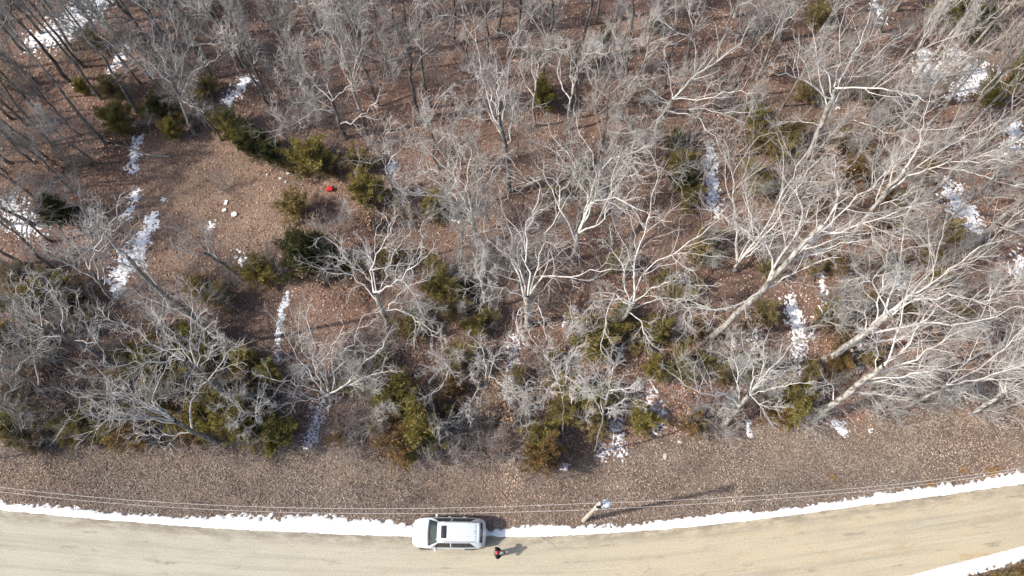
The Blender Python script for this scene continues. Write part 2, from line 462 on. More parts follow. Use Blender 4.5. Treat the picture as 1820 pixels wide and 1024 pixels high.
SNOW_PX = [ # points, half width px, solidity, label
 ([(244, 250), (236, 300)], [11, 12], .75, 'narrow snow patch crossed by the fallen log, above the clearing'),
 ([(242, 342), (228, 388)], [9, 11], .55, 'small broken snow patch between the log and the largest clearing patch'),
 ([(272, 392), (242, 448), (215, 490), (207, 525)], [15, 24, 20, 11], .85, 'largest snow patch along the left side of the clearing'),
 ([(294, 352)], [11], .5, 'tiny snow patch alone at the upper left of the clearing'),
 ([(20, 372), (50, 400)], [34, 34], .45, 'thin snow spread against the left edge beside the dark cedar'),
 ([(70, 70), (120, 45), (165, 10)], [34, 40, 30], .72, 'broad snow sheet under trees in the upper left corner'),
 ([(222, 85), (200, 125)], [12, 11], .6, 'narrow snow streak right of the corner sheet'),
 ([(165, 166)], [9], .6, 'tiny snow dab below the narrow streak, upper left'),
 ([(196, 192), (186, 204)], [10, 10], .4, 'faint snow speckle above the olive cedars, upper left'),
 ([(436, 145), (405, 178)], [17, 19], .7, 'snow patch beside dark cedars above the clearing'),
 ([(512, 524), (495, 580), (490, 640)], [8, 9, 9], .45, 'long thin snow streak right below the clearing'),
 ([(570, 722), (552, 792)], [18, 13], .85, 'snow patch at the verge below the wide spreading oak'),
 ([(697, 292), (690, 306)], [9, 8], .6, 'small snow patch right of the red can'),
 ([(745, 339)], [8], .5, 'tiny snow dab by the green cedar, middle of the woods'),
 ([(790, 380), (812, 392)], [8, 8], .3, 'scattered snow flecks in the shade of a green cedar'),
 ([(914, 605), (910, 678)], [13, 15], .65, 'speckled snow streak below the central oak'),
 ([(1022, 552), (1000, 575)], [8, 8], .4, 'faint snow streak right of the central oak'),
 ([(1108, 618), (1098, 638)], [6, 6], .5, 'small snow sliver beside the big yellow green cedar'),
 ([(1262, 255), (1264, 310), (1270, 372)], [8, 14, 15], .85, 'long bright snow strip right of the tall dark cedars'),
 ([(1215, 248)], [10], .3, 'snow flecks at the top of the tall dark cedars'),
 ([(1136, 682)], [9], .5, 'small snow dab just above the forked patch'),
 ([(1158, 705), (1172, 730), (1170, 765)], [17, 17, 12], .88, 'forked snow patch above the verge, centre right'),
 ([(1098, 758), (1102, 795), (1070, 802)], [15, 16, 13], .75, 'curved snow patch at the foot of the small radial tree'),
 ([(1003, 830)], [8], .5, 'tiny snow dab by the rusty cedar at the verge'),
 ([(1455, 455), (1462, 510), (1466, 552)], [9, 9, 8], .55, 'thin snow streak right of the tall leaning pale tree'),
 ([(1408, 540), (1425, 580), (1410, 665)], [17, 21, 14], .62, 'long ragged snow streak left of the thick leaning trunk'),
 ([(1530, 590), (1522, 655)], [12, 15], .7, 'snow patch under the thick leaning trunk'),
 ([(1486, 748), (1497, 765)], [16, 12], .65, 'snow patch at the verge below the thick leaning trunk'),
 ([(1330, 750), (1334, 772)], [6, 6], .5, 'thin snow dab at the verge below the wide pale tree'),
 ([(1545, 764)], [7], .5, 'tiny snow dab at the verge, rightmost of its row'),
 ([(1645, 105), (1650, 125)], [22, 22], .4, 'snow speckle among slender trees, upper right'),
 ([(1715, 110), (1745, 140), (1700, 165)], [28, 30, 14], .6, 'broad snow patch among slender trees, upper right'),
 ([(1805, 225), (1800, 262)], [18, 20], .6, 'snow patch at the right edge of the upper woods'),
 ([(1690, 345), (1735, 405)], [20, 20], .5, 'snow speckle between two pale trunks, right side'),
 ([(1590, 455), (1596, 510)], [17, 17], .35, 'faint snow speckle behind the many limbed pale tree'),
 ([(1815, 470)], [22], .5, 'snow patch at the right edge, middle of the woods'),
 ([(1560, 15), (1570, 40)], [16, 10], .5, 'snow patch at the top edge, right side'),
 ([(1485, 192)], [6], .4, 'tiny snow dab behind the large forked oak, upper right'),
 ([(1300, 590), (1310, 620)], [8, 8], .25, 'snow flecks beside the base of the tall leaning tree'),
 ([(1350, 600), (1300, 720)], [14, 12], .22, 'faint snow flecks under the wide pale tree'),
 ([(425, 452), (432, 468)], [9, 8], .45, 'snow bits around stones at the right of the clearing'),
 ([(378, 400), (372, 406)], [7, 6], .4, 'snow bits below the white slabs in the clearing'),
 ([(790, 0), (1090, 45)], [4, 4], .1, 'faint snow flecks near the top edge'),
]
SCALE = lambda v: 27.0 - 7.0 * (950 - v) / 950.0     # pixels per metre at picture row v
for k, (pts, w, so, lab) in enumerate(SNOW_PX[:-1]):
    pl = [G(u, v)[:2] for u, v in pts]
    hw = [ww / SCALE(v) * (1.45 if u > 1600 and v < 500 else 1.05) for ww, (u, v) in zip(w, pts)]
    r = snow_mesh('snow_patch', pl, hw, so, 100 + 7 * k)
    if r:
        o = obj('snow_patch', r[0], M['snow'], None, r[1])
        tag(o, lab, 'snow', 'snow patches left in the shade', 'stuff')
def bank(lo_px, label, seed, south=False):
    xs = np.linspace(-46, 46, 150)
    if not south:
        up = np.array([P(u, v)[:2] for u, v in [(0, 890), (100, 898), (200, 911), (330, 919), (450, 917), (560, 918), (640, 925), (740, 933), (900, 941), (960, 934), (1060, 934), (1160, 929), (1300, 914), (1450, 896), (1560, 879), (1680, 861), (1820, 838)]])
        yu = np.interp(xs, up[:, 0], up[:, 1]); yl = road_edge(xs) - 0.05
        yu = np.where(xs < up[0, 0], yl + 0.75, np.where(xs > up[-1, 0], yl + 0.6, yu))
        yu = np.maximum(yu, yl + 0.3)
    else:
        yu = south_edge(xs) + 0.05
        yl = yu - 0.75 + 0.2 * (vnoise(xs * .4, xs * 0 + 5, 6) - .5)
    c = (yu + yl) / 2; hw = (yu - yl) / 2
    res = 0.085
    V = []; T = []
    ss = np.arange(-45, 45, res)
    cy = np.interp(ss, xs, c); hh = np.interp(ss, xs, hw)
    vs = np.arange(-1.5, 1.501, 0.125)
    X, Q = np.meshgrid(ss, vs)
    Y = cy[None] + Q * hh[None]
    m = 1 - np.abs(Q)
    rag = np.where((Q > 0) if not south else (Q < 0), 1.0, 0.16)
    m = m + rag * (1.0 * (fbm(X * 1.1, Y * 1.6, seed, 2) - 0.5) + 1.7 * (fbm(X * 5.5, Y * 5.5, seed + 5, 2) - 0.5)) + 0.06 * (fbm(X * 6, Y * 6, seed + 3) - 0.5) + 0.04 + rag * 0.9 * (fbm(X * 0.4, Y * 0, seed + 13, 2) - 0.5)
    Z = np.clip(m * 0.22, -0.08, 0.10) + 0.025 * (fbm(X * 2.5, Y * 2.5, seed + 8) - 0.5) + np.where(rag > .5, gh(X, Y), 0.0)
    # bare spots: behind the car, the small sandy turnout
    if not south:
        for (u, v, ru, rv) in [(872, 955, 8, 3)]:
            q = P(u, v); d = np.hypot((X - q[0]) / (ru / 27), (Y - q[1]) / (rv / 27))
            Z = Z - 0.3 * sstep(1.15, 0.75, d + 0.3 * (fbm(X * 3, Y * 3, 77) - 0.5))
    keep = np.maximum.reduce([m[:-1, :-1], m[1:, :-1], m[:-1, 1:], m[1:, 1:]]) > -0.1
    i = np.arange(X.size).reshape(X.shape)
    F = np.stack([i[:-1, :-1], i[:-1, 1:], i[1:, 1:], i[1:, :-1]], -1)[keep]
    used, inv = np.unique(F, return_inverse=True)
    V = np.stack([X, Y, Z], -1).reshape(-1, 3)[used]
    o = obj('snow_bank', fast_mesh('snow_bank', V, inv.reshape(-1, 4), True), M['snow_bank'])
    tag(o, label, 'snow', None, 'stuff')
    return xs, yl, yu
BANK = bank(None, 'long white snow bank between gravel road and brown verge', 300)
bank(None, 'white snow bank on the far side of the road, bottom right', 320, True)

# ------------------------------------------------------------------ litter and grass (nobody could count them)
def in_snow(x, y):
    hit = np.zeros(len(x), bool)
    for pl, w, so, seed in SNOW:
        pad = w.max() * 1.5
        b = (x > pl[:, 0].min() - pad) & (x < pl[:, 0].max() + pad) & (y > pl[:, 1].min() - pad) & (y < pl[:, 1].max() + pad)
        if b.any():
            hit[b] |= snow_height(x[b], y[b], pl, w, so, seed) > 0.22
    return hit
def pick(pal, n, wts=None):
    pal = np.array(pal)
    c = pal[RNG.choice(len(pal), n, p=wts)]
    return c * RNG.uniform(0.75, 1.3, (n, 1))
def build_litter():
    n = 440000
    k = 165000
    x = np.concatenate([RNG.uniform(-54, 54, n - k), RNG.uniform(-40, 40, k)]); y = np.concatenate([RNG.uniform(3.0, 57, n - k), RNG.uniform(4.0, 17, k)])
    near = np.abs(x) < 36.5 + 0.30 * y
    x, y = x[near], y[near]; n = len(x)
    yb = np.interp(x, BANK[0], BANK[2])
    wv = verge(x, y); wc = clearing(x, y)
    ins = in_snow(x, y)
    keep = (y > yb - 0.1) & (~ins | (RNG.random(n) < 0.5))
    keep &= RNG.random(n) < 1 - wv * (0.02 + 0.35 * sstep(0.4, 0.62, fbm(x * 0.5, y * 0.8, 71)))
    keep &= RNG.random(n) < 1 - 0.35 * wc
    x, y, wv, wc, ins = x[keep], y[keep], wv[keep], wc[keep], ins[keep]; n = len(x)
    tone = fbm(x * 0.33, y * 0.33, 21)
    forest = pick([(0.245, 0.150, 0.110), (0.35, 0.222, 0.163), (0.455, 0.318, 0.238), (0.165, 0.108, 0.088), (0.57, 0.43, 0.34), (0.30, 0.205, 0.165)], n, [.24, .24, .16, .17, .06, .13])
    vg = pick([(0.325, 0.242, 0.195), (0.43, 0.332, 0.267), (0.51, 0.405, 0.33), (0.13, 0.095, 0.08), (0.57, 0.465, 0.375), (0.35, 0.24, 0.185)], n, [.21, .25, .17, .18, .08, .11])
    cl = pick([(0.345, 0.240, 0.175), (0.46, 0.330, 0.245), (0.57, 0.43, 0.325), (0.22, 0.145, 0.11)], n, [.3, .33, .22, .15])
    a = RNG.random(n)
    col = np.where((a < wc)[:, None], cl, np.where((a < wv)[:, None], vg, forest))
    # patchiness: redder and paler drifts of leaves
    drift = fbm(x * 0.16 + 3, y * 0.16, 31)[:, None]
    col = col * (0.55 + 0.90 * tone[:, None]) * (1 - 0.42 * (wv * sstep(0.5, 0.64, fbm(x * 0.30, y * 0.5, 83)))[:, None] * np.array([1, 1.02, 0.9])) * (1 + (drift - 0.5) * np.array([0.5, 0.1, -0.1]))
    L = RNG.uniform(0.05, 0.105, n) * np.where(wv > 0.5, 0.66, 0.92)
    Wd = L * RNG.uniform(0.45, 0.8, n)
    az = RNG.uniform(0, 2 * math.pi, n)
    steep = 1 + 0.9 * np.maximum(wv, wc)
    tilt = RNG.normal(0, 0.42, n) * steep; roll = RNG.normal(0, 0.45, n) * steep
    ca, sa = np.cos(az), np.sin(az)
    f = np.stack([ca * np.cos(tilt), sa * np.cos(tilt), np.sin(tilt)], -1)
    r = np.stack([-sa * np.cos(roll), ca * np.cos(roll), np.sin(roll)], -1)
    c = np.stack([x, y, gh(x, y) + 0.012 + 0.5 * L * np.abs(np.sin(tilt)) + 0.5 * Wd * np.abs(np.sin(roll)) + RNG.uniform(0, 0.02, n) + 0.085 * ins], -1)
    up = np.array([0, 0, 1.0]) * (0.18 * L)[:, None] * RNG.normal(0.3, 1, n)[:, None]
    V = np.stack([c - f * L[:, None], c + r * Wd[:, None] + up, c + f * L[:, None], c - r * Wd[:, None] + up], 1)
    F = np.arange(4 * n).reshape(n, 4)
    o = obj('leaf_litter', fast_mesh('leaf_litter', V.reshape(-1, 3), F, False, np.repeat(col, 4, 0)), M['leaf'])
    tag(o, 'brown fallen leaves covering the ground of the woods and verge', 'leaves', None, 'stuff')
build_litter()
def build_grass():
    n = 520000
    k = int(n * 0.8)
    x = np.concatenate([RNG.uniform(-46, 46, k), RNG.uniform(CLEAR_C[0] - 10, CLEAR_C[0] + 10, n - k)])
    y = np.concatenate([RNG.uniform(3.5, 19, k), RNG.uniform(CLEAR_C[1] - 8, CLEAR_C[1] + 8, n - k)])
    yb = np.interp(x, BANK[0], BANK[2])
    wv = verge(x, y); wc = clearing(x, y)
    clump = fbm(x * 1.4, y * 1.4, 51)
    keep = (y > yb - 0.15) & (RNG.random(n) < np.maximum(wv, wc) * (0.35 + 0.65 * sstep(0.3, 0.6, clump))) & ~in_snow(x, y)
    x, y, wv, wc = x[keep], y[keep], wv[keep], wc[keep]; n = len(x)
    col = np.where((wc > wv)[:, None], pick([(0.42, 0.300, 0.220), (0.53, 0.395, 0.295), (0.30, 0.205, 0.150)], n), pick([(0.37, 0.295, 0.225), (0.52, 0.43, 0.335), (0.23, 0.175, 0.14), (0.35, 0.29, 0.21)], n))
    col = col * (0.62 + 0.76 * fbm(x * 0.4, y * 0.6, 91))[:, None]
    h = RNG.uniform(0.04, 0.2, n)
    az = RNG.uniform(0, 6.283, n); w = RNG.uniform(0.006, 0.015, n)
    lean = RNG.uniform(0.5, 2.0, n) * h
    c = np.stack([x, y, gh(x, y) - 0.01], -1)
    side = np.stack([-np.sin(az), np.cos(az), 0 * az], -1) * w[:, None]
    tip = c + np.stack([np.cos(az) * lean, np.sin(az) * lean, h], -1)
    V = np.stack([c - side, c + side, tip], 1)
    o = obj('dead_grass', fast_mesh('dead_grass', V.reshape(-1, 3), np.arange(3 * n).reshape(n, 3), False, np.repeat(col, 3, 0)), M['grass'])
    tag(o, 'tan dead grass on the verge and in the clearing', 'grass', None, 'stuff')
build_grass()

def build_brush():
    n = 62000
    x = RNG.uniform(-54, 54, n); y = RNG.uniform(8.0, 57, n)
    near = np.abs(x) < 36.5 + 0.30 * y
    x, y = x[near], y[near]; n = len(x)
    wv = verge(x, y); wc = clearing(x, y)
    cl = fbm(x * 0.45, y * 0.45, 61, 3)
    keep = RNG.random(n) < sstep(0.42, 0.62, cl) * (1 - 0.75 * wc) * (1 - 0.8 * wv)
    x, y = x[keep], y[keep]; n = len(x)
    az = RNG.uniform(0, 6.283, n); ln = RNG.uniform(0.18, 0.7, n); el = np.abs(RNG.normal(0, 0.5, n))
    c = np.stack([x, y, gh(x, y) + 0.01], -1)
    d = np.stack([np.cos(az) * np.cos(el), np.sin(az) * np.cos(el), np.sin(el)], -1)
    bend = RNG.normal(0, 0.12, (n, 3)) * ln[:, None]; bend[:, 2] = np.abs(bend[:, 2])
    P3 = np.stack([c, c + d * (ln * .5)[:, None] + bend * .5, c + d * ln[:, None] + bend * .2], 1)
    r = RNG.uniform(0.004, 0.008, n)
    V, F = tubes(P3, np.stack([r, r * .8, r * .3], -1), 3)
    col = np.repeat(pick([(0.26, 0.225, 0.21), (0.38, 0.34, 0.32), (0.50, 0.46, 0.43), (0.18, 0.13, 0.115)], n), 9, 0)
    o = obj('undergrowth', fast_mesh('undergrowth', V, F, False, col), M['grass'])
    tag(o, 'grey dead twigs and weed stalks covering the forest floor', 'undergrowth', None, 'stuff')
build_brush()

# ------------------------------------------------------------------ bare trees
UP = np.array([0, 0, 1.0])
def march(rng, start, d, length, nseg, gnarl, trop):
    N = len(start)
    Pn = np.empty((N, nseg + 1, 3)); Pn[:, 0] = start
    step = (length / nseg)[:, None]; d = norm(d)
    for k in range(nseg):
        d = norm(d + gnarl * rng.normal(size=(N, 3)) + trop * UP)
        Pn[:, k + 1] = Pn[:, k] + d * step
    return Pn
def spawn(rng, Pn, Rn, nper, tmin, angle, lens, rscale, upb, tip=True):
    """children along polylines: start, direction, parent index, radius, t"""
    N, K, _ = Pn.shape
    idx = np.repeat(np.arange(N), nper)
    j = np.tile(np.arange(nper), N)
    t = tmin + (1 - tmin) * (j + rng.random(N * nper)) / nper
    t = np.minimum(t, 0.999)
    if tip: t[j == nper - 1] = 0.995
    f = t * (K - 1); i = f.astype(int); fr = (f - i)[:, None]
    pos = Pn[idx, i] * (1 - fr) + Pn[idx, i + 1] * fr
    T = norm(Pn[idx, i + 1] - Pn[idx, i])
    rad = Rn[idx, i] * (1 - fr[:, 0]) + Rn[idx, i + 1] * fr[:, 0]
    rv = norm(rng.normal(size=pos.shape)); perp = norm(np.cross(T, rv))
    a = angle * rng.uniform(0.6, 1.35, len(t))
    if tip: a[j == nper - 1] *= 0.4
    d = norm(T * np.cos(a)[:, None] + perp * np.sin(a)[:, None] + upb * UP)
    return pos, d, idx, rad * rscale, t
def lin(r0, r1, K):
    return r0[:, None] + (r1 - r0)[:, None] * np.linspace(0, 1, K)[None, :] ** 0.85
def resample(pts, K):
    pts = np.asarray(pts, float)
    s = np.concatenate([[0], np.cumsum(np.linalg.norm(np.diff(pts, axis=0), axis=1))])
    q = np.linspace(0, s[-1], K)
    # smooth through the given points
    out = np.stack([np.interp(q, s, pts[:, i]) for i in range(3)], -1)
    o2 = out.copy(); o2[1:-1] = 0.25 * out[:-2] + 0.5 * out[1:-1] + 0.25 * out[2:]
    return o2
def crown_from_limbs(rng, P1, R1, dens=1.0, fine=1.0, l2len=0.45, thick=1.0, wig=0.26):
    """level 2 branches on the limbs, twigs of level 3 and 4; returns per-limb level-2 tubes and the crown Mix"""
    L1 = np.linalg.norm(np.diff(P1, axis=1), axis=2).sum(1)
    n2 = max(3, int(round(8 * dens)))
    pos, d, idx, rad, t = spawn(rng, P1, R1, n2, 0.22, 0.85, None, 0.62, 0.28)
    len2 = np.clip(L1[idx] * l2len * (1.15 - 0.6 * t) * rng.uniform(0.6, 1.3, len(t)), 0.5, 4.2)
    P2 = march(rng, pos, d, len2, 6, wig, 0.06)
    r2 = np.clip(rad, 0.018 * thick, 0.06)
    R2 = lin(r2, np.full_like(r2, 0.012 * thick), 7)
    n3 = max(3, int(round(6 * dens)))
    pos, d, i3, rad, t = spawn(rng, P2, R2, n3, 0.15, 0.8, None, 0.6, 0.15)
    len3 = np.clip(len2[i3] * 0.5 * (1.2 - 0.6 * t) * rng.uniform(0.5, 1.4, len(t)), 0.28, 1.9)
    P3 = march(rng, pos, d, len3, 4, wig * .95, 0.04)
    R3 = lin(np.full(len(t), 0.0135 * thick), np.full(len(t), 0.008 * thick), 5)
    n4 = max(2, int(round(3.6 * fine)))
    pos, d, i4, rad, t = spawn(rng, P3, R3, n4, 0.1, 0.75, None, 0.6, 0.1)
    len4 = np.clip(len3[i4] * 0.55 * rng.uniform(0.5, 1.4, len(t)), 0.15, 0.9)
    P4 = march(rng, pos, d, len4, 2, 0.2, 0.03)
    R4 = lin(np.full(len(t), 0.0068 * thick), np.full(len(t), 0.004 * thick), 3)
    crown = Mix()
    crown.tubes(P3, R3, 3); crown.tubes(P4, R4, 3)
    return P2, R2, idx, crown
class TreeParts:
    pass
def finish_tree(trunkP, trunkR, P1, R1, P2, R2, idx, crown):
    t = TreeParts()
    mx = Mix(); mx.tubes(trunkP[None], trunkR[None], 8)
    t.trunk = mx.mesh('trunk', True)
    t.limbs = []
    for i in range(len(P1)):
        m = Mix(); m.tubes(P1[i:i + 1], R1[i:i + 1], 6)
        k = idx == i
        if k.any(): m.tubes(P2[k], R2[k], 4)
        t.limbs.append(m.mesh('limb', True))
    t.crown = crown.mesh('crown', False)
    return t
def flare(r, K, r_end, root=1.35):
    s = np.linspace(0, 1, K)
    R = r + (r_end - r) * s
    R[0] *= root
    return R
def traced_tree(seed, base, trunk_px, r, limbs_px, kdef=0.6, dens=1.0, fine=1.0, thick=1.0):
    rng = np.random.default_rng(seed)
    b = G(*base)
    # heights of trunk points: whatever keeps the trunk as upright as it can be
    pts = [np.array([b[0], b[1], b[2] - 0.15])]
    zs = np.linspace(0.3, 18, 178)
    zprev = 0.3
    for (u, v) in trunk_px:
        cand = np.array([P(u, v, z) for z in zs])
        dd = np.hypot(cand[:, 0] - b[0], cand[:, 1] - b[1]) + np.where(zs <= zprev, 9, 0)
        q = cand[dd.argmin()]; zprev = q[2]; pts.append(q)
    tp = np.array(pts)
    ztop = tp[-1, 2]
    Kt = 10
    trunkP = resample(tp, Kt)
    trunkP[2:-1, :2] += rng.normal(0, 0.05, (Kt - 3, 2))
    trunkR = flare(r, Kt, r * 0.62)
    P1 = []; R1 = []
    for lim in limbs_px:
        k = kdef
        if isinstance(lim[-1], (int, float)):
            k = lim[-1]; lim = lim[:-1]
        # start where the trunk passes that pixel
        pr = np.array([proj(p) for p in trunkP])
        i0 = np.hypot(pr[:, 0] - lim[0][0], pr[:, 1] - lim[0][1]).argmin()
        if len(trunk_px) > 1: i0 = max(2, i0 - int(rng.integers(0, 4)))
        st = trunkP[i0]; z = st[2]
        pp = [st]; last = lim[0]
        for (u, v) in lim[1:]:
            z = min(z + k * math.hypot(u - last[0], v - last[1]) / 25.0, 19.5); last = (u, v)
            pp.append(P(u, v, z))
        q = resample(pp, 11)
        L = np.linalg.norm(np.diff(q, axis=0), axis=1).sum()
        q[1:-1] += rng.normal(0, (0.024 if base[0] < 1250 else 0.017) * L ** 0.7, (9, 3))
        P1.append(q)
        rr = np.clip(min(trunkR[i0] * 0.62, 0.022 + 0.0076 * L) * rng.uniform(0.8, 1.15), 0.026, 0.105)
        R1.append(rr + (0.022 - rr) * np.linspace(0, 1, 11) ** 0.9)
    P1 = np.array(P1); R1 = np.array(R1)
    o = tp[0] + np.array([0, 0, 0.15])
    P2, R2, idx, crown = crown_from_limbs(rng, P1, R1, dens, fine, thick=thick, wig=0.27 if base[0] < 1250 else 0.19)
    crown.V = [v - o for v in crown.V]
    return o, finish_tree(trunkP - o, trunkR, P1 - o, R1, P2 - o, R2, idx, crown), ztop
def wild_tree(seed, h, style):
    """style 'slender': straight forest tree, limbs from half way up; 'oak': broad and gnarled; 'pole': long bare stem"""
    rng = np.random.default_rng(seed)
    K = 13
    z = np.linspace(-0.15, h * 0.93, K)
    wob = np.cumsum(rng.normal(0, {'slender': 0.0065, 'pole': 0.004, 'oak': 0.009}[style] * h if style != 'oak' else 0.009 * h, (K, 2)), 0); wob -= wob[0]; wob[1] *= 0.3
    trunkP = np.concatenate([wob, z[:, None]], 1)
    r = {'slender': 0.0098, 'oak': 0.0125, 'pole': 0.0078}[style] * h * rng.uniform(0.85, 1.15)
    trunkR = flare(r, K, 0.03)
    n1 = {'slender': 9, 'oak': 8, 'pole': 8}[style]
    tmin = {'slender': 0.42, 'oak': 0.36, 'pole': 0.55}[style]
    ang = {'slender': 0.62, 'oak': 0.95, 'pole': 0.45}[style]
    pos, d, idx, rad, t = spawn(rng, trunkP[None], trunkR[None], n1, tmin, ang, None, 0.72, 0.25, tip=False)
    L = h * {'slender': 0.30, 'oak': 0.42, 'pole': 0.30}[style] * (1.25 - 0.8 * (t - tmin) / (1 - tmin)) * rng.uniform(0.75, 1.2, len(t))
    P1 = march(rng, pos, d, L, 10, {'slender': 0.12, 'oak': 0.20, 'pole': 0.09}[style], 0.07)
    rr = np.clip(np.minimum(rad, 0.020 + 0.0085 * L), 0.026, 0.11)
    R1 = lin(rr, np.full_like(rr, 0.02), 11)
    P2, R2, i2, crown = crown_from_limbs(rng, P1, R1, {'slender': 0.95, 'oak': 0.95, 'pole': 0.95}[style], 0.85, thick=1.0, wig={'slender': 0.18, 'oak': 0.25, 'pole': 0.13}[style])
    return finish_tree(trunkP, trunkR, P1, R1, P2, R2, i2, crown)
TREES = []     # root, base pixel, look words
_tint = random.Random(11)
def bark_tint(lo=0.55):
    v = _tint.uniform(lo + .1, 1.1); w = _tint.uniform(0, 0.10) * (1.15 - v) * 2
    return (v, v * (1 - w * .6), v * (1 - w * 1.2), 1)
def place_tree(parts, loc, rz, sc, mats, lo=0.85):
    root = empty('bare_tree', loc, rz)
    tint = bark_tint(lo)
    root.scale = (sc, sc, sc)
    for nm, me, m in [('trunk', parts.trunk, mats[0])] + [('limb', l, mats[1]) for l in parts.limbs] + [('crown', parts.crown, mats[2])]:
        o = bpy.data.objects.new(nm, me)
        C.objects.link(o)
        if len(me.materials) == 0: me.materials.append(m)
        o.material_slots[0].link = 'OBJECT'
        o.material_slots[0].material = m
        o.color = tint
        o.parent = root
    return root
M['limb_mid'] = noisy('bark_limb_mid', 2.6, [(0.30, (0.20, 0.188, 0.17)), (0.46, (0.42, 0.405, 0.375)), (0.70, (0.60, 0.58, 0.55))], 0.95, 0.1, dist=0.6)
PALE = ('trunk_pale', 'limb', 'twig'); GREY = ('trunk', 'limb_mid', 'twig'); SHADED = ('trunk', 'limb_shade', 'twig_shade')  # last set: bark darkened for left-hand trees seen from their shaded side
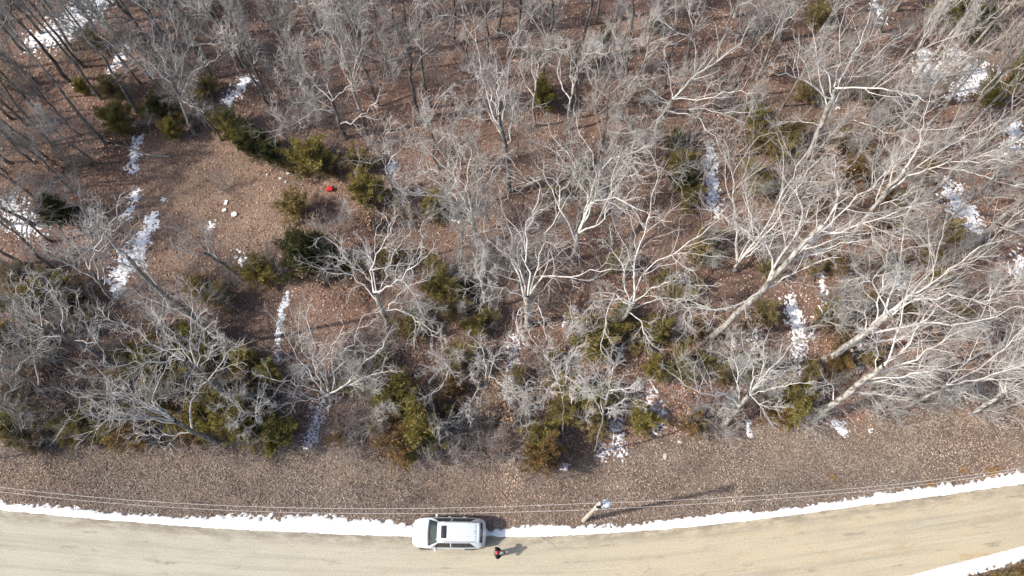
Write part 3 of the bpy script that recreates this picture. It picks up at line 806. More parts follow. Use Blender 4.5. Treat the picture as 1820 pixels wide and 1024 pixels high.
TRACED = [
 # base, trunk pixels, radius, limbs, tone, limb rise, label
 ((938, 578), [(938, 550), (938, 525)], .27, [[(938, 525), (930, 500), (912, 485), (908, 440), (903, 400), (890, 365)], [(938, 525), (945, 502), (965, 490), (1000, 488), (1050, 486), (1085, 478)], [(938, 525), (955, 535), (965, 565), (972, 605), .15], [(938, 525), (922, 552), (915, 580), (932, 602), .1], [(938, 525), (940, 480), (932, 430), (945, 380), (960, 335)], [(938, 525), (962, 450), (975, 400), (1002, 365)], [(938, 525), (900, 515), (868, 508), (835, 498)], [(938, 525), (925, 470), (880, 440), (860, 410)]], PALE, .6, 'large pale oak with spreading gnarled limbs in the very middle of the woods'),
 ((1020, 463), [(1022, 440), (1028, 415)], .22, [[(1028, 415), (1050, 370), (1060, 330), (1078, 285), (1112, 272), (1118, 318)], [(1028, 415), (1050, 352), (1100, 350), (1146, 376)], [(1028, 415), (1048, 342), (1022, 330), (1020, 292), (1010, 262), (980, 240)], [(1028, 415), (1002, 385), (995, 330), (985, 310), (958, 320), (928, 330)], [(1028, 415), (1060, 320), (1055, 272), (1030, 238)], [(1028, 415), (1020, 400), (1005, 390), (990, 395)], [(1028, 415), (1070, 395), (1085, 345), (1092, 300)]], PALE, .6, 'pale oak with hooked limbs just above the central oak'),
 ((1100, 577), [(1112, 560), (1128, 540)], .16, [[(1128, 540), (1125, 490), (1140, 420), (1155, 370), (1166, 328)], [(1128, 540), (1135, 486), (1165, 465), (1202, 445), (1240, 425), (1262, 402)], [(1128, 540), (1180, 530), (1230, 535), (1272, 552), .3], [(1128, 540), (1090, 515), (1078, 560), (1068, 622), .1], [(1128, 540), (1140, 570), (1150, 605), (1162, 615), .1], [(1128, 540), (1105, 470), (1075, 428)], [(1128, 540), (1160, 510), (1202, 498)], [(1128, 540), (1105, 530), (1060, 535), (1035, 560), .2]], PALE, .65, 'pale many branched tree right of the central oak, over a big cedar'),
 ((1260, 604), [(1300, 565), (1350, 522), (1400, 462), (1440, 425), (1465, 398)], .21, [[(1350, 520), (1290, 552), (1240, 550), (1212, 546), .2], [(1400, 460), (1370, 440), (1330, 415), (1302, 388)], [(1430, 440), (1427, 400), (1432, 370), (1415, 328)], [(1460, 400), (1482, 372), (1490, 340), (1483, 308)], [(1460, 400), (1502, 372), (1530, 345), (1565, 315)], [(1465, 398), (1520, 400), (1562, 390), (1590, 378)], [(1400, 460), (1440, 470), (1492, 458)], [(1440, 425), (1470, 440), (1515, 430)]], PALE, .7, 'tall pale straight tree leaning up and right of the long snow strip'),
 ((1304, 482), [(1308, 474), (1312, 466)], .17, [[(1308, 470), (1310, 420), (1305, 360), (1298, 300), (1294, 265), .9], [(1308, 470), (1335, 415), (1332, 370), (1317, 325), .9], [(1308, 470), (1352, 415), (1382, 370), (1402, 320), (1432, 275), .9], [(1308, 470), (1366, 420), (1402, 350), (1455, 285), .9], [(1308, 470), (1310, 410), (1290, 385), (1252, 363), .7], [(1308, 470), (1345, 440), (1390, 415), .8]], PALE, .85, 'pale tree dividing into several long stems near the ground by the snow strip'),
 ((1428, 290), [(1445, 255), (1462, 215), (1484, 157)], .25, [[(1484, 157), (1470, 125), (1440, 95), (1422, 82)], [(1484, 157), (1440, 150), (1400, 135), (1360, 127)], [(1484, 157), (1495, 110), (1492, 60), (1500, 28)], [(1484, 157), (1520, 130), (1560, 95), (1592, 68)], [(1484, 157), (1530, 155), (1582, 158), (1642, 180)], [(1460, 218), (1500, 210), (1545, 222), (1590, 240), (1622, 255), .4], [(1484, 157), (1510, 110), (1540, 60), (1546, 22)], [(1455, 225), (1420, 215), (1380, 222), .3], [(1484, 157), (1455, 140), (1452, 100), (1445, 60)]], PALE, .65, 'large pale oak forking wide in the upper right woods'),
 ((1505, 430), [(1540, 385), (1580, 335), (1612, 300)], .2, [[(1612, 300), (1632, 265), (1640, 220), (1652, 178)], [(1612, 300), (1652, 280), (1702, 250), (1745, 232)], [(1560, 360), (1600, 352), (1630, 328)], [(1550, 375), (1530, 390), (1500, 402), (1468, 405), .2], [(1612, 300), (1682, 290), (1752, 285)], [(1600, 310), (1590, 280), (1570, 258)], [(1580, 335), (1575, 300), (1545, 285)]], PALE, .8, 'tall pale trunk with dark base behind the tall leaning tree, right woods'),
 ((1634, 369), [(1670, 330), (1715, 290)], .24, [[(1715, 290), (1742, 255), (1772, 218)], [(1715, 290), (1710, 260), (1690, 238)], [(1690, 310), (1742, 300), (1792, 295)], [(1715, 290), (1762, 270), (1818, 248)], [(1700, 300), (1760, 320), (1800, 330)]], PALE, .9, 'stout pale trunk leaning right among snow speckle, right woods'),
 ((1467, 640), [(1500, 618), (1540, 590), (1582, 560)], .27, [[(1582, 560), (1590, 510), (1600, 460), (1606, 398)], [(1582, 560), (1560, 520), (1545, 495), (1518, 480)], [(1575, 562), (1540, 558), (1502, 545), .35], [(1585, 555), (1640, 510), (1690, 480), (1742, 438)], [(1582, 560), (1640, 572), (1700, 580), (1750, 570), (1795, 548), .5], [(1582, 560), (1620, 520), (1662, 480), (1672, 428)], [(1582, 560), (1632, 530), (1702, 525), (1745, 540)], [(1540, 590), (1600, 600), (1650, 590), .4], [(1582, 560), (1570, 500), (1580, 440)]], PALE, .7, 'thickest pale trunk with a great fan of white limbs, right side'),
 ((1447, 745), [(1490, 712), (1530, 682), (1572, 650)], .24, [[(1572, 650), (1590, 610), (1605, 560), (1612, 518)], [(1572, 650), (1622, 640), (1672, 610), (1705, 588)], [(1572, 650), (1610, 620), (1632, 580), (1662, 548)], [(1572, 650), (1560, 610), (1533, 590)], [(1540, 675), (1600, 670), (1655, 660)], [(1520, 690), (1480, 680), (1438, 692), .3], [(1572, 650), (1620, 665), (1680, 655)], [(1530, 682), (1560, 700), (1600, 705), .3]], PALE, .75, 'rough pale trunk standing at the verge left of two thin leaning stems'),
 ((1604, 726), [(1640, 708), (1682, 684)], .14, [[(1682, 684), (1766, 640), (1802, 602), (1830, 572)], [(1682, 684), (1742, 675), (1802, 655), (1852, 638)], [(1660, 695), (1690, 690), (1720, 700)], [(1682, 684), (1722, 640), (1740, 600)]], PALE, .9, 'thin pale stem leaning low to the right at the verge'),
 ((1726, 736), [(1760, 714), (1792, 692)], .17, [[(1792, 692), (1800, 640), (1818, 585)], [(1792, 692), (1832, 670), (1875, 640)], [(1792, 692), (1852, 688)], [(1770, 706), (1740, 700), (1700, 705), .4], [(1792, 692), (1770, 650), (1760, 610)]], PALE, .9, 'pale stem forking near the right edge above the verge'),
 ((1285, 757), [(1308, 730), (1332, 702)], .2, [[(1332, 702), (1355, 670), (1360, 630), (1338, 598)], [(1332, 702), (1300, 700), (1260, 705), (1220, 685), (1192, 663), .35], [(1332, 702), (1280, 715), (1238, 726), .2], [(1332, 702), (1375, 650), (1402, 620), (1422, 598)], [(1332, 702), (1372, 690), (1422, 680)], [(1345, 680), (1310, 640), (1268, 625), .5], [(1332, 702), (1350, 720), (1395, 725), .2], [(1332, 702), (1340, 650), (1320, 615)]], PALE, .6, 'wide pale tree with low curving limbs at the verge, right of the forked snow'),
 ((1155, 252), [(1172, 215), (1195, 177)], .22, [[(1195, 177), (1240, 130), (1290, 100), (1322, 62), .5], [(1195, 177), (1230, 190), (1272, 200), (1332, 200), .35], [(1195, 177), (1160, 160), (1108, 138)], [(1195, 177), (1237, 132), (1237, 88)], [(1195, 177), (1240, 205), (1255, 230), (1272, 242), .15], [(1195, 177), (1190, 132), (1180, 88)], [(1195, 177), (1250, 175), (1300, 160), (1345, 165), .4], [(1195, 177), (1150, 170), (1135, 185), .2]], PALE, .6, 'white limbed oak bending right in the upper middle woods'),
 ((904, 342), [(905, 300), (895, 245), (887, 205)], .21, [[(887, 205), (865, 170), (850, 110), (845, 58)], [(887, 205), (900, 160), (910, 120), (905, 68)], [(887, 205), (885, 150), (880, 105)], [(887, 205), (870, 150), (838, 128)], [(890, 230), (915, 190), (932, 138)], [(887, 205), (860, 190), (835, 195), (815, 180), .5]], GREY, .8, 'dark straight trunk forking in a V, upper centre of the woods'),
 ((848, 432), [(843, 405), (838, 377)], .18, [[(838, 377), (830, 340), (831, 290), (838, 268)], [(838, 377), (810, 355), (785, 330), (758, 314)], [(838, 377), (825, 350), (800, 320), (770, 300), (735, 300), (712, 310)], [(838, 377), (815, 372), (783, 362)], [(838, 377), (860, 340), (882, 298)], [(838, 377), (802, 300), (775, 280), (738, 265)], [(838, 377), (850, 330), (845, 300)], [(838, 377), (780, 345), (720, 345), (700, 330)]], PALE, .55, 'pale oak sweeping its limbs left, between red can and central oak'),
 ((690, 582), [(680, 550), (664, 520)], .2, [[(664, 520), (650, 490), (620, 460), (588, 428)], [(664, 520), (655, 490), (670, 450), (690, 420), (702, 392)], [(664, 520), (690, 480), (705, 440), (727, 418)], [(680, 545), (720, 510), (762, 498), .4], [(680, 545), (720, 550), (742, 570), (778, 592), .1], [(664, 520), (630, 490), (600, 480), (568, 478)], [(664, 520), (710, 500), (735, 470), (760, 455)], [(664, 520), (660, 470), (645, 430)]], PALE, .6, 'crooked pale oak right of the dark conical cedar'),
 ((590, 718), [(588, 708), (586, 699)], .2, [[(588, 700), (612, 688), (635, 650), (660, 635), (682, 616)], [(588, 700), (560, 680), (536, 645), (515, 610), (498, 582)], [(588, 700), (570, 650), (590, 620), (612, 578)], [(588, 700), (600, 650), (630, 600), (642, 566)], [(588, 700), (540, 685), (500, 680), (457, 668), .4], [(588, 700), (555, 650), (560, 610), (545, 566)], [(588, 700), (640, 690), (665, 690), .2], [(588, 700), (530, 712), (478, 732), .2], [(588, 700), (575, 660), (535, 620), (530, 585)], [(588, 700), (650, 670), (690, 660), .4]], PALE, .6, 'low wide spreading oak like an open bowl, above the car'),
 ((418, 710), [(380, 680), (330, 640)], .2, [[(345, 650), (320, 625), (300, 610), (280, 568)], [(330, 640), (335, 600), (345, 560), (340, 518)], [(330, 640), (290, 620), (250, 590), (198, 570)], [(330, 640), (280, 640), (230, 645), (198, 652), .3], [(360, 660), (378, 622), (387, 598)], [(330, 640), (355, 595), (372, 578)], [(330, 640), (300, 580), (270, 550)]], GREY, .6, 'grey oak with white crooked limbs among olive cedars, lower left'),
 ((403, 614), [(330, 550), (265, 503), (228, 458)], .17, [[(330, 550), (300, 545), (272, 520), .4], [(320, 545), (315, 520), (310, 488)], [(228, 458), (190, 420), (148, 378)], [(265, 505), (250, 470), (240, 428)], [(228, 458), (180, 450), (138, 440)], [(290, 525), (240, 520), (198, 500), .5]], SHADED, .8, 'long dark trunk reaching up left across the largest clearing snow'),
 ((400, 792), [(355, 772), (310, 748)], .2, [[(310, 748), (335, 710), (365, 680), (395, 650), (404, 626)], [(310, 748), (270, 718), (225, 710), (158, 705)], [(310, 748), (265, 715), (280, 690), (285, 660), (297, 648)], [(310, 748), (215, 735), (178, 722), .4], [(310, 748), (250, 720), (200, 680), (168, 650)], [(340, 765), (290, 775), (240, 770), .1], [(310, 748), (240, 740), (190, 745), (140, 735), .5]], GREY, .6, 'leaning grey oak with one long white side limb, nearest the verge, lower left'),
 ((210, 652), [(160, 622), (120, 600), (75, 580)], .19, [[(120, 600), (170, 610), (176, 588), .2], [(75, 580), (40, 570), (12, 560)], [(75, 580), (40, 600), (3, 620), .3], [(105, 590), (110, 550), (95, 520), (84, 498)], [(75, 580), (45, 540), (18, 498)], [(140, 605), (150, 570), (140, 538)], [(75, 580), (70, 540), (50, 510)]], GREY, .6, 'grey oak with twisted white limbs against the left edge'),
 ((212, 545), [(185, 512), (160, 480)], .15, [[(160, 480), (165, 440), (200, 400), (216, 358)], [(160, 480), (140, 440), (98, 410)], [(160, 480), (120, 470), (68, 450)], [(170, 490), (190, 450), (185, 408)], [(160, 480), (160, 430), (160, 388)]], GREY, .7, 'grey tree fanning upward left of the largest clearing snow'),
 ((1057, 805), [(1066, 765), (1084, 695)], .065, [[(1084, 695), (1065, 665), (1048, 654), .3], [(1084, 695), (1090, 660), (1087, 640), .3], [(1084, 695), (1130, 690), (1147, 678), .3], [(1084, 695), (1050, 690), (1018, 706), .2], [(1084, 695), (1092, 728), .1], [(1084, 695), (1040, 680), (1030, 668), .3], [(1084, 695), (1115, 705), (1135, 725), .1]], GREY, .3, 'small tree with star shaped limbs above the curved snow patch'),
 ((1000, 778), [(1002, 730), (1003, 668)], .06, [[(1003, 668), (975, 635), (948, 606), .4], [(1003, 668), (960, 690), (902, 700), .3], [(1003, 668), (1030, 685), (1040, 700), .2], [(1003, 668), (1010, 640), (1030, 615)], [(1003, 668), (980, 680), (960, 720), .1]], GREY, .4, 'small pale tree just above the rusty verge cedar'),
 ((850, 742), [(858, 700), (870, 652)], .055, [[(870, 652), (858, 640), (828, 672), .2], [(870, 652), (882, 630), (902, 608)], [(870, 652), (900, 690), (922, 712), .1], [(870, 652), (850, 690), (828, 735), .1], [(870, 652), (860, 620), (840, 600)]], GREY, .4, 'small crooked pale tree left of the speckled snow streak'),
 ((432, 497), [(400, 470), (365, 450)], .16, [[(365, 450), (330, 415), (308, 393)], [(365, 450), (360, 410), (354, 388)], [(390, 462), (370, 430), (366, 410)], [(365, 450), (335, 450), (300, 440)]], SHADED, .8, 'dark bare trunk leaning left inside the clearing'),
 ((345, 239), [(330, 205), (312, 160), (300, 120)], .17, [[(300, 120), (275, 80), (270, 48)], [(300, 120), (260, 110), (238, 90)], [(303, 130), (312, 100), (315, 60), (300, 18)], [(310, 160), (342, 130), (382, 108)], [(312, 160), (345, 190), (362, 202), .2], [(300, 120), (270, 140), (258, 118), .3], [(300, 120), (330, 95), (350, 60)]], GREY, .65, 'crooked white limbed oak at the top left of the clearing'),
 ((615, 245), [(602, 212), (590, 180)], .19, [[(590, 180), (560, 150), (545, 130), (530, 88)], [(590, 180), (610, 160), (632, 140), (642, 108)], [(590, 180), (540, 182), (498, 170)], [(598, 198), (632, 215), (672, 180), (687, 138)], [(590, 180), (580, 140), (575, 98)], [(590, 180), (545, 165), (515, 130)], [(590, 180), (560, 195), (520, 220), (480, 235), .3]], GREY, .65, 'broad grey oak above the two olive cedars, upper left centre'),
]
for k, (base, tr, r, limbs, tone, kd, lab) in enumerate(TRACED):
    o, parts, zt = traced_tree(500 + k, base, tr, r, limbs, kd)
    root = place_tree(parts, o, 0, 1.0, [M[t] for t in tone])
    tag(root, lab, 'tree', 'bare trees in the woods')
PROTO = {}
for style, hs in (('slender', (12, 12.8, 13.5, 14.3, 15, 16)), ('oak', (9, 10, 11, 12, 13)), ('pole', (14, 15.5, 16.5, 17.5))):
    PROTO[style] = [(h, wild_tree(900 + 13 * i + len(style), h, style)) for i, h in enumerate(hs)]
WILD = [(188, 256, 17, 'p', 'd'), (122, 145, 16, 's', 'd'), (180, 176, 17, 'p', 'd'), (48, 223, 14, 's', 'd'), (20, 212, 14, 's', 'd'), (244, 198, 15, 's', 'd'), (237, 38, 13, 's', 'd'), (355, 100, 13, 's', 'd'), (225, 120, 13, 's', 'd'), (90, 215, 10, 's', 'd'), (490, 188, 12, 's', 'g'), (476, 186, 12.5, 's', 'g'), (765, 193, 14, 's', 'g'), (745, 217, 13, 'o', 'g'), (841, 147, 14, 's', 'g'), (808, 79, 12, 's', 'g'), (730, 88, 13, 's', 'g'), (700, 45, 13, 's', 'g'), (885, 65, 14, 's', 'g'), (924, 101, 15, 's', 'g'), (970, 165, 15, 'o', 'g'), (1017, 109, 15, 's', 'g'), (1116, 94, 16, 's', 'g'), (1104, 214, 12, 's', 'p'), (1296, 188, 14, 's', 'g'), (1305, 30, 14, 's', 'p'), (1383, 74, 15, 'o', 'p'), (1181, 157, 12, 's', 'g'), (1650, 192, 17.5, 'p', 'p'), (1620, 150, 17, 'p', 'p'), (1616, 182, 16, 'p', 'p'), (1690, 60, 16, 'p', 'p'), (1560, 60, 14, 's', 'p'), (1741, 336, 17, 's', 'p'), (1738, 430, 17, 's', 'p'), (1521, 471, 10.5, 's', 'p'), (820, 486, 11, 's', 'p'), (650, 233, 14, 's', 'p'), (1785, 725, 14, 'p', 'p'), (125, 717, 10.5, 'o', 'd'), (8, 690, 9.5, 'o', 'd'), (1345, 140, 12, 's', 'p'), (430, 120, 13, 's', 'g'), (410, 62, 13, 's', 'd'), (560, 62, 13, 's', 'g'), (592, 112, 12, 'o', 'g'), (520, 100, 13, 's', 'g'), (330, 30, 12, 's', 'd'), (640, 62, 13, 's', 'g'), (1060, 42, 14, 's', 'g'), (1230, 42, 14, 's', 'p'), (1215, 122, 10.5, 'o', 'p'), (1480, 30, 13, 's', 'p'), (1760, 92, 15, 'p', 'p'), (1790, 182, 16, 'p', 'p'), (1808, 330, 16, 's', 'p'), (1790, 590, 14, 's', 'p'), (690, 130, 12, 'o', 'g'), (1010, 230, 9.5, 'o', 'p'), (950, 225, 10, 'o', 'p'), (780, 300, 9, 'o', 'g'), (700, 340, 8, 'o', 'p'), (1100, 330, 9, 'o', 'p'), (760, 455, 8, 'o', 'p'), (60, 400, 11, 'o', 'd'), (30, 330, 11, 's', 'd'), (100, 480, 10, 'o', 'd'), (1690, 130, 17, 'p', 'p'), (1735, 215, 17, 'p', 'p'), (1670, 265, 15, 's', 'p'), (1600, 110, 15, 'p', 'p'), (1770, 660, 13, 's', 'p'), (1815, 700, 13, 's', 'p'), (1550, 300, 12, 's', 'p'), (30, 120, 14, 's', 'd'), (75, 60, 15, 's', 'd'), (150, 15, 13, 's', 'd'), (280, 110, 13, 'o', 'd'), (470, 40, 13, 'o', 'g'), (395, 250, 9, 's', 'g'), (1140, 165, 9.5, 's', 'p'), (1265, 110, 12, 's', 'p'), (1430, 110, 12, 's', 'p'), (865, 30, 14, 's', 'g'), (975, 55, 14, 's', 'g'), (600, 20, 13, 's', 'g'), (760, 30, 14, 's', 'g'), (1170, 15, 14, 's', 'p'), (1390, 190, 9.5, 's', 'p'), (1535, 210, 13, 'p', 'p'), (530, 150, 10, 's', 'g'), (1005, 620, 6, 'o', 'p'), (760, 600, 6.5, 'o', 'g'), (480, 760, 7, 'o', 'p'), (90, 760, 8, 'o', 'd'), (1560, 700, 7, 'o', 'g'), (1430, 590, 8, 'o', 'p'), (930, 745, 5.5, 'o', 'g'),
        (250, 5, 13, 's', 'd'), (1650, 20, 15, 'p', 'p'), (1800, 60, 15, 'p', 'p'), (1720, 10, 15, 's', 'p'), (10, 40, 14, 's', 'd'), (1080, 130, 8, 's', 'g'), (560, 215, 9, 'o', 'g'), (860, 215, 8, 's', 'g'), (60, 290, 12, 's', 'd'), (110, 300, 11, 's', 'd'), (15, 290, 12, 'o', 'd'), (95, 260, 12, 'o', 'd'), (140, 240, 10, 's', 'd'), (70, 150, 15, 's', 'd'), (130, 90, 14, 's', 'd'), (20, 400, 10, 'o', 'd'), (40, 470, 10, 'o', 'd'), (280, 60, 13, 's', 'd'), (200, 60, 14, 's', 'd'), (300, 170, 11, 'o', 'd'), (130, 340, 8, 'o', 'd'), (50, 560, 8, 'o', 'd'), (30, 740, 7.5, 'o', 'd'), (150, 660, 7, 'o', 'g'), (10, 620, 9, 'o', 'd'), (1590, 230, 13, 's', 'p'), (1700, 300, 14, 's', 'p'), (1780, 270, 15, 's', 'p'), (1640, 430, 11, 's', 'p'), (1700, 480, 12, 's', 'p'), (1770, 520, 13, 's', 'p'), (1660, 580, 10, 's', 'p'), (1720, 640, 11, 's', 'p'), (1560, 400, 9, 's', 'p'), (1480, 330, 9, 's', 'p'), (1400, 400, 9, 's', 'p'), (1610, 650, 9, 's', 'p'), (1520, 560, 8, 's', 'p'), (1680, 700, 9, 's', 'p'), (1740, 160, 16, 'p', 'p'), (1590, 20, 15, 's', 'p'), (1510, 110, 13, 's', 'p'), (40, 90, 14, 's', 'd'), (100, 30, 14, 's', 'd'), (60, 190, 13, 's', 'd'), (150, 120, 13, 's', 'g'), (250, 150, 12, 's', 'g'), (300, 90, 12, 'o', 'g'), (380, 30, 13, 's', 'g'), (200, 10, 13, 's', 'd'), (30, 260, 12, 'o', 'g'), (90, 430, 9, 'o', 'g'), (380, 140, 11, 'o', 'g'), (450, 90, 12, 's', 'g'), (500, 30, 13, 's', 'g'), (170, 290, 8, 's', 'g'), (60, 350, 10, 's', 'g'), (1290, 280, 9, 's', 'p'), (1060, 200, 9, 's', 'p'), (920, 280, 8, 's', 'p'), (1000, 300, 8, 's', 'p')]
_r = random.Random(3)
USED = [G(t[0][0], t[0][1])[:2] for t in TRACED]
for i in range(400):      # a few more stems between, and just past the frame's edges
    if len(WILD) > 180: break
    u = _r.uniform(-60, 1880); v = _r.uniform(-60, 420) if _r.random() < 0.8 else _r.uniform(420, 700)
    if v > 230 and 150 < u < 620: continue
    q = G(u, v)[:2]
    if any(math.hypot(q[0] - w[0], q[1] - w[1]) < 2.2 for w in USED) or any(math.hypot(u - w[0], v - w[1]) < 42 for w in WILD): continue
    WILD.append((u, v, _r.uniform(9.5, 14) if v < 300 else _r.uniform(6, 9), 'o' if v > 250 or _r.random() < .25 else 's', 'd' if u < 420 else ('p' if u > 1180 or v > 300 else 'g')))
_full = {'s': 'slender', 'o': 'oak', 'p': 'pole'}
_tone = {'d': SHADED, 'g': GREY, 'p': PALE}
AUTO = []
for (u, v, h, st, tn) in WILD:
    hp, parts = _r.choice(PROTO[_full[st]])
    b = G(u, v)
    root = place_tree(parts, (b[0], b[1], b[2]), _r.uniform(0, 6.283), h / hp, [M[t] for t in _tone[tn]], 0.55)
    root.rotation_euler[0] = _r.gauss(0, 0.035); root.rotation_euler[1] = _r.gauss(0, 0.035)
    size = 'tall ' if h > 14.5 else ('low ' if h < 9 else '')
    look = size + {'s': 'slender ', 'o': 'crooked ', 'p': 'long straight '}[st] + {'d': 'dark', 'g': 'grey', 'p': 'pale'}[tn] + ' bare tree'
    tag(root, None, 'tree', 'bare trees in the woods')
    AUTO.append((root, 'tree', u, v, look))

# ------------------------------------------------------------------ cedars
def cedar(seed, h, Rr, shape):
    rng = np.random.default_rng(seed)
    tr = Mix()
    K = 6
    tz = np.linspace(-0.1, h * 0.95, K)
    tr.tubes(np.stack([0.02 * h * rng.normal(size=K) * (tz > 0.3), 0.02 * h * rng.normal(size=K) * (tz > 0.3), tz], -1)[None], np.linspace(0.07, 0.012, K)[None], 6)
    nb = 95
    t = np.sort(rng.uniform(0.03, 0.97, nb) ** 0.9)
    prof = {'cone': (1 - t) ** 0.8 + 0.05, 'egg': np.sqrt(np.clip(1 - (1.75 * t - 0.75) ** 2, 0.02, 1)) * (1 - 0.25 * t), 'open': np.sqrt(np.clip(1 - (1.6 * t - 0.6) ** 2, 0.02, 1))}[shape]
    prof = prof * (rng.uniform(0.75, 1.2, nb) if shape == 'cone' else rng.uniform(0.45, 1.4, nb))
    az = rng.uniform(0, 6.283, nb); lobes = 1 + 0.28 * np.sin(az * 3 + rng.uniform(0, 6)) + 0.15 * np.sin(az * 5 + t * 9)
    L = np.maximum(Rr * prof * lobes, 0.15)
    rise = rng.uniform(0.15, 0.7, nb) + 0.5 * t
    d = norm(np.stack([np.cos(az), np.sin(az), rise], -1))
    st = np.stack([0 * t, 0 * t, h * t * 0.9], -1)
    B = march(rng, st, d, L, 5, 0.14, 0.05)
    tr.tubes(B, lin(np.full(nb, 0.018), np.full(nb, 0.006), 6), 3)
    ns = 8600 if shape != 'open' else 6000
    bi = rng.choice(nb, ns, p=L ** 1.6 / (L ** 1.6).sum())
    tt = rng.beta(1.9, 0.9, ns)
    f = np.minimum(tt * 5, 4.999); i = f.astype(int); fr = (f - i)[:, None]
    pos = B[bi, i] * (1 - fr) + B[bi, i + 1] * fr
    T = norm(B[bi, i + 1] - B[bi, i])
    spread = 0.12 * Rr * (1.15 - 0.6 * tt)[:, None]
    pos = pos + rng.normal(size=(ns, 3)) * spread * np.array([1, 1, 0.8])
    sd_ = norm(T * 0.75 + rng.normal(size=(ns, 3)) * 0.55 + UP * 0.30)
    ln = rng.uniform(0.08, 0.25, ns) * (0.7 + 0.2 * Rr)
    wd = ln * rng.uniform(0.05, 0.11, ns)
    sidev = norm(np.cross(sd_, rng.normal(size=(ns, 3))))
    nn = np.cross(sd_, sidev)
    a = pos - sd_ * (ln * 0.3)[:, None]; m = pos + sd_ * (ln * 0.15)[:, None]; e = pos + sd_ * (ln * 0.8)[:, None]
    V = np.stack([a, m + sidev * wd[:, None], e, m - sidev * wd[:, None], m + nn * wd[:, None], m - nn * wd[:, None]], 1).reshape(-1, 3)
    base = np.arange(ns)[:, None] * 6
    F = np.concatenate([base + np.array([[0, 1, 2, 3]]), base + np.array([[0, 4, 2, 5]])])
    tone = rng.uniform(0.6, 1.35, ns) * (0.85 + 0.3 * (rng.random(nb)[bi]))
    hue = np.stack([tone * rng.uniform(0.9, 1.2, ns), tone, tone * rng.uniform(0.7, 1.1, ns)], -1)
    p = TreeParts()
    p.trunk = tr.mesh('cedar_trunk', True)
    p.crown = fast_mesh('cedar_crown', V, F, False, np.repeat(hue, 6, 0))
    p.h = h; p.R = Rr
    return p
CED = {s: [cedar(40 + 7 * i + len(s), h, 1.0, s) for i, h in enumerate(hs)] for s, hs in (('cone', (2.6, 3.2)), ('egg', (1.9, 2.3, 2.7)), ('open', (1.7, 2.0)))}
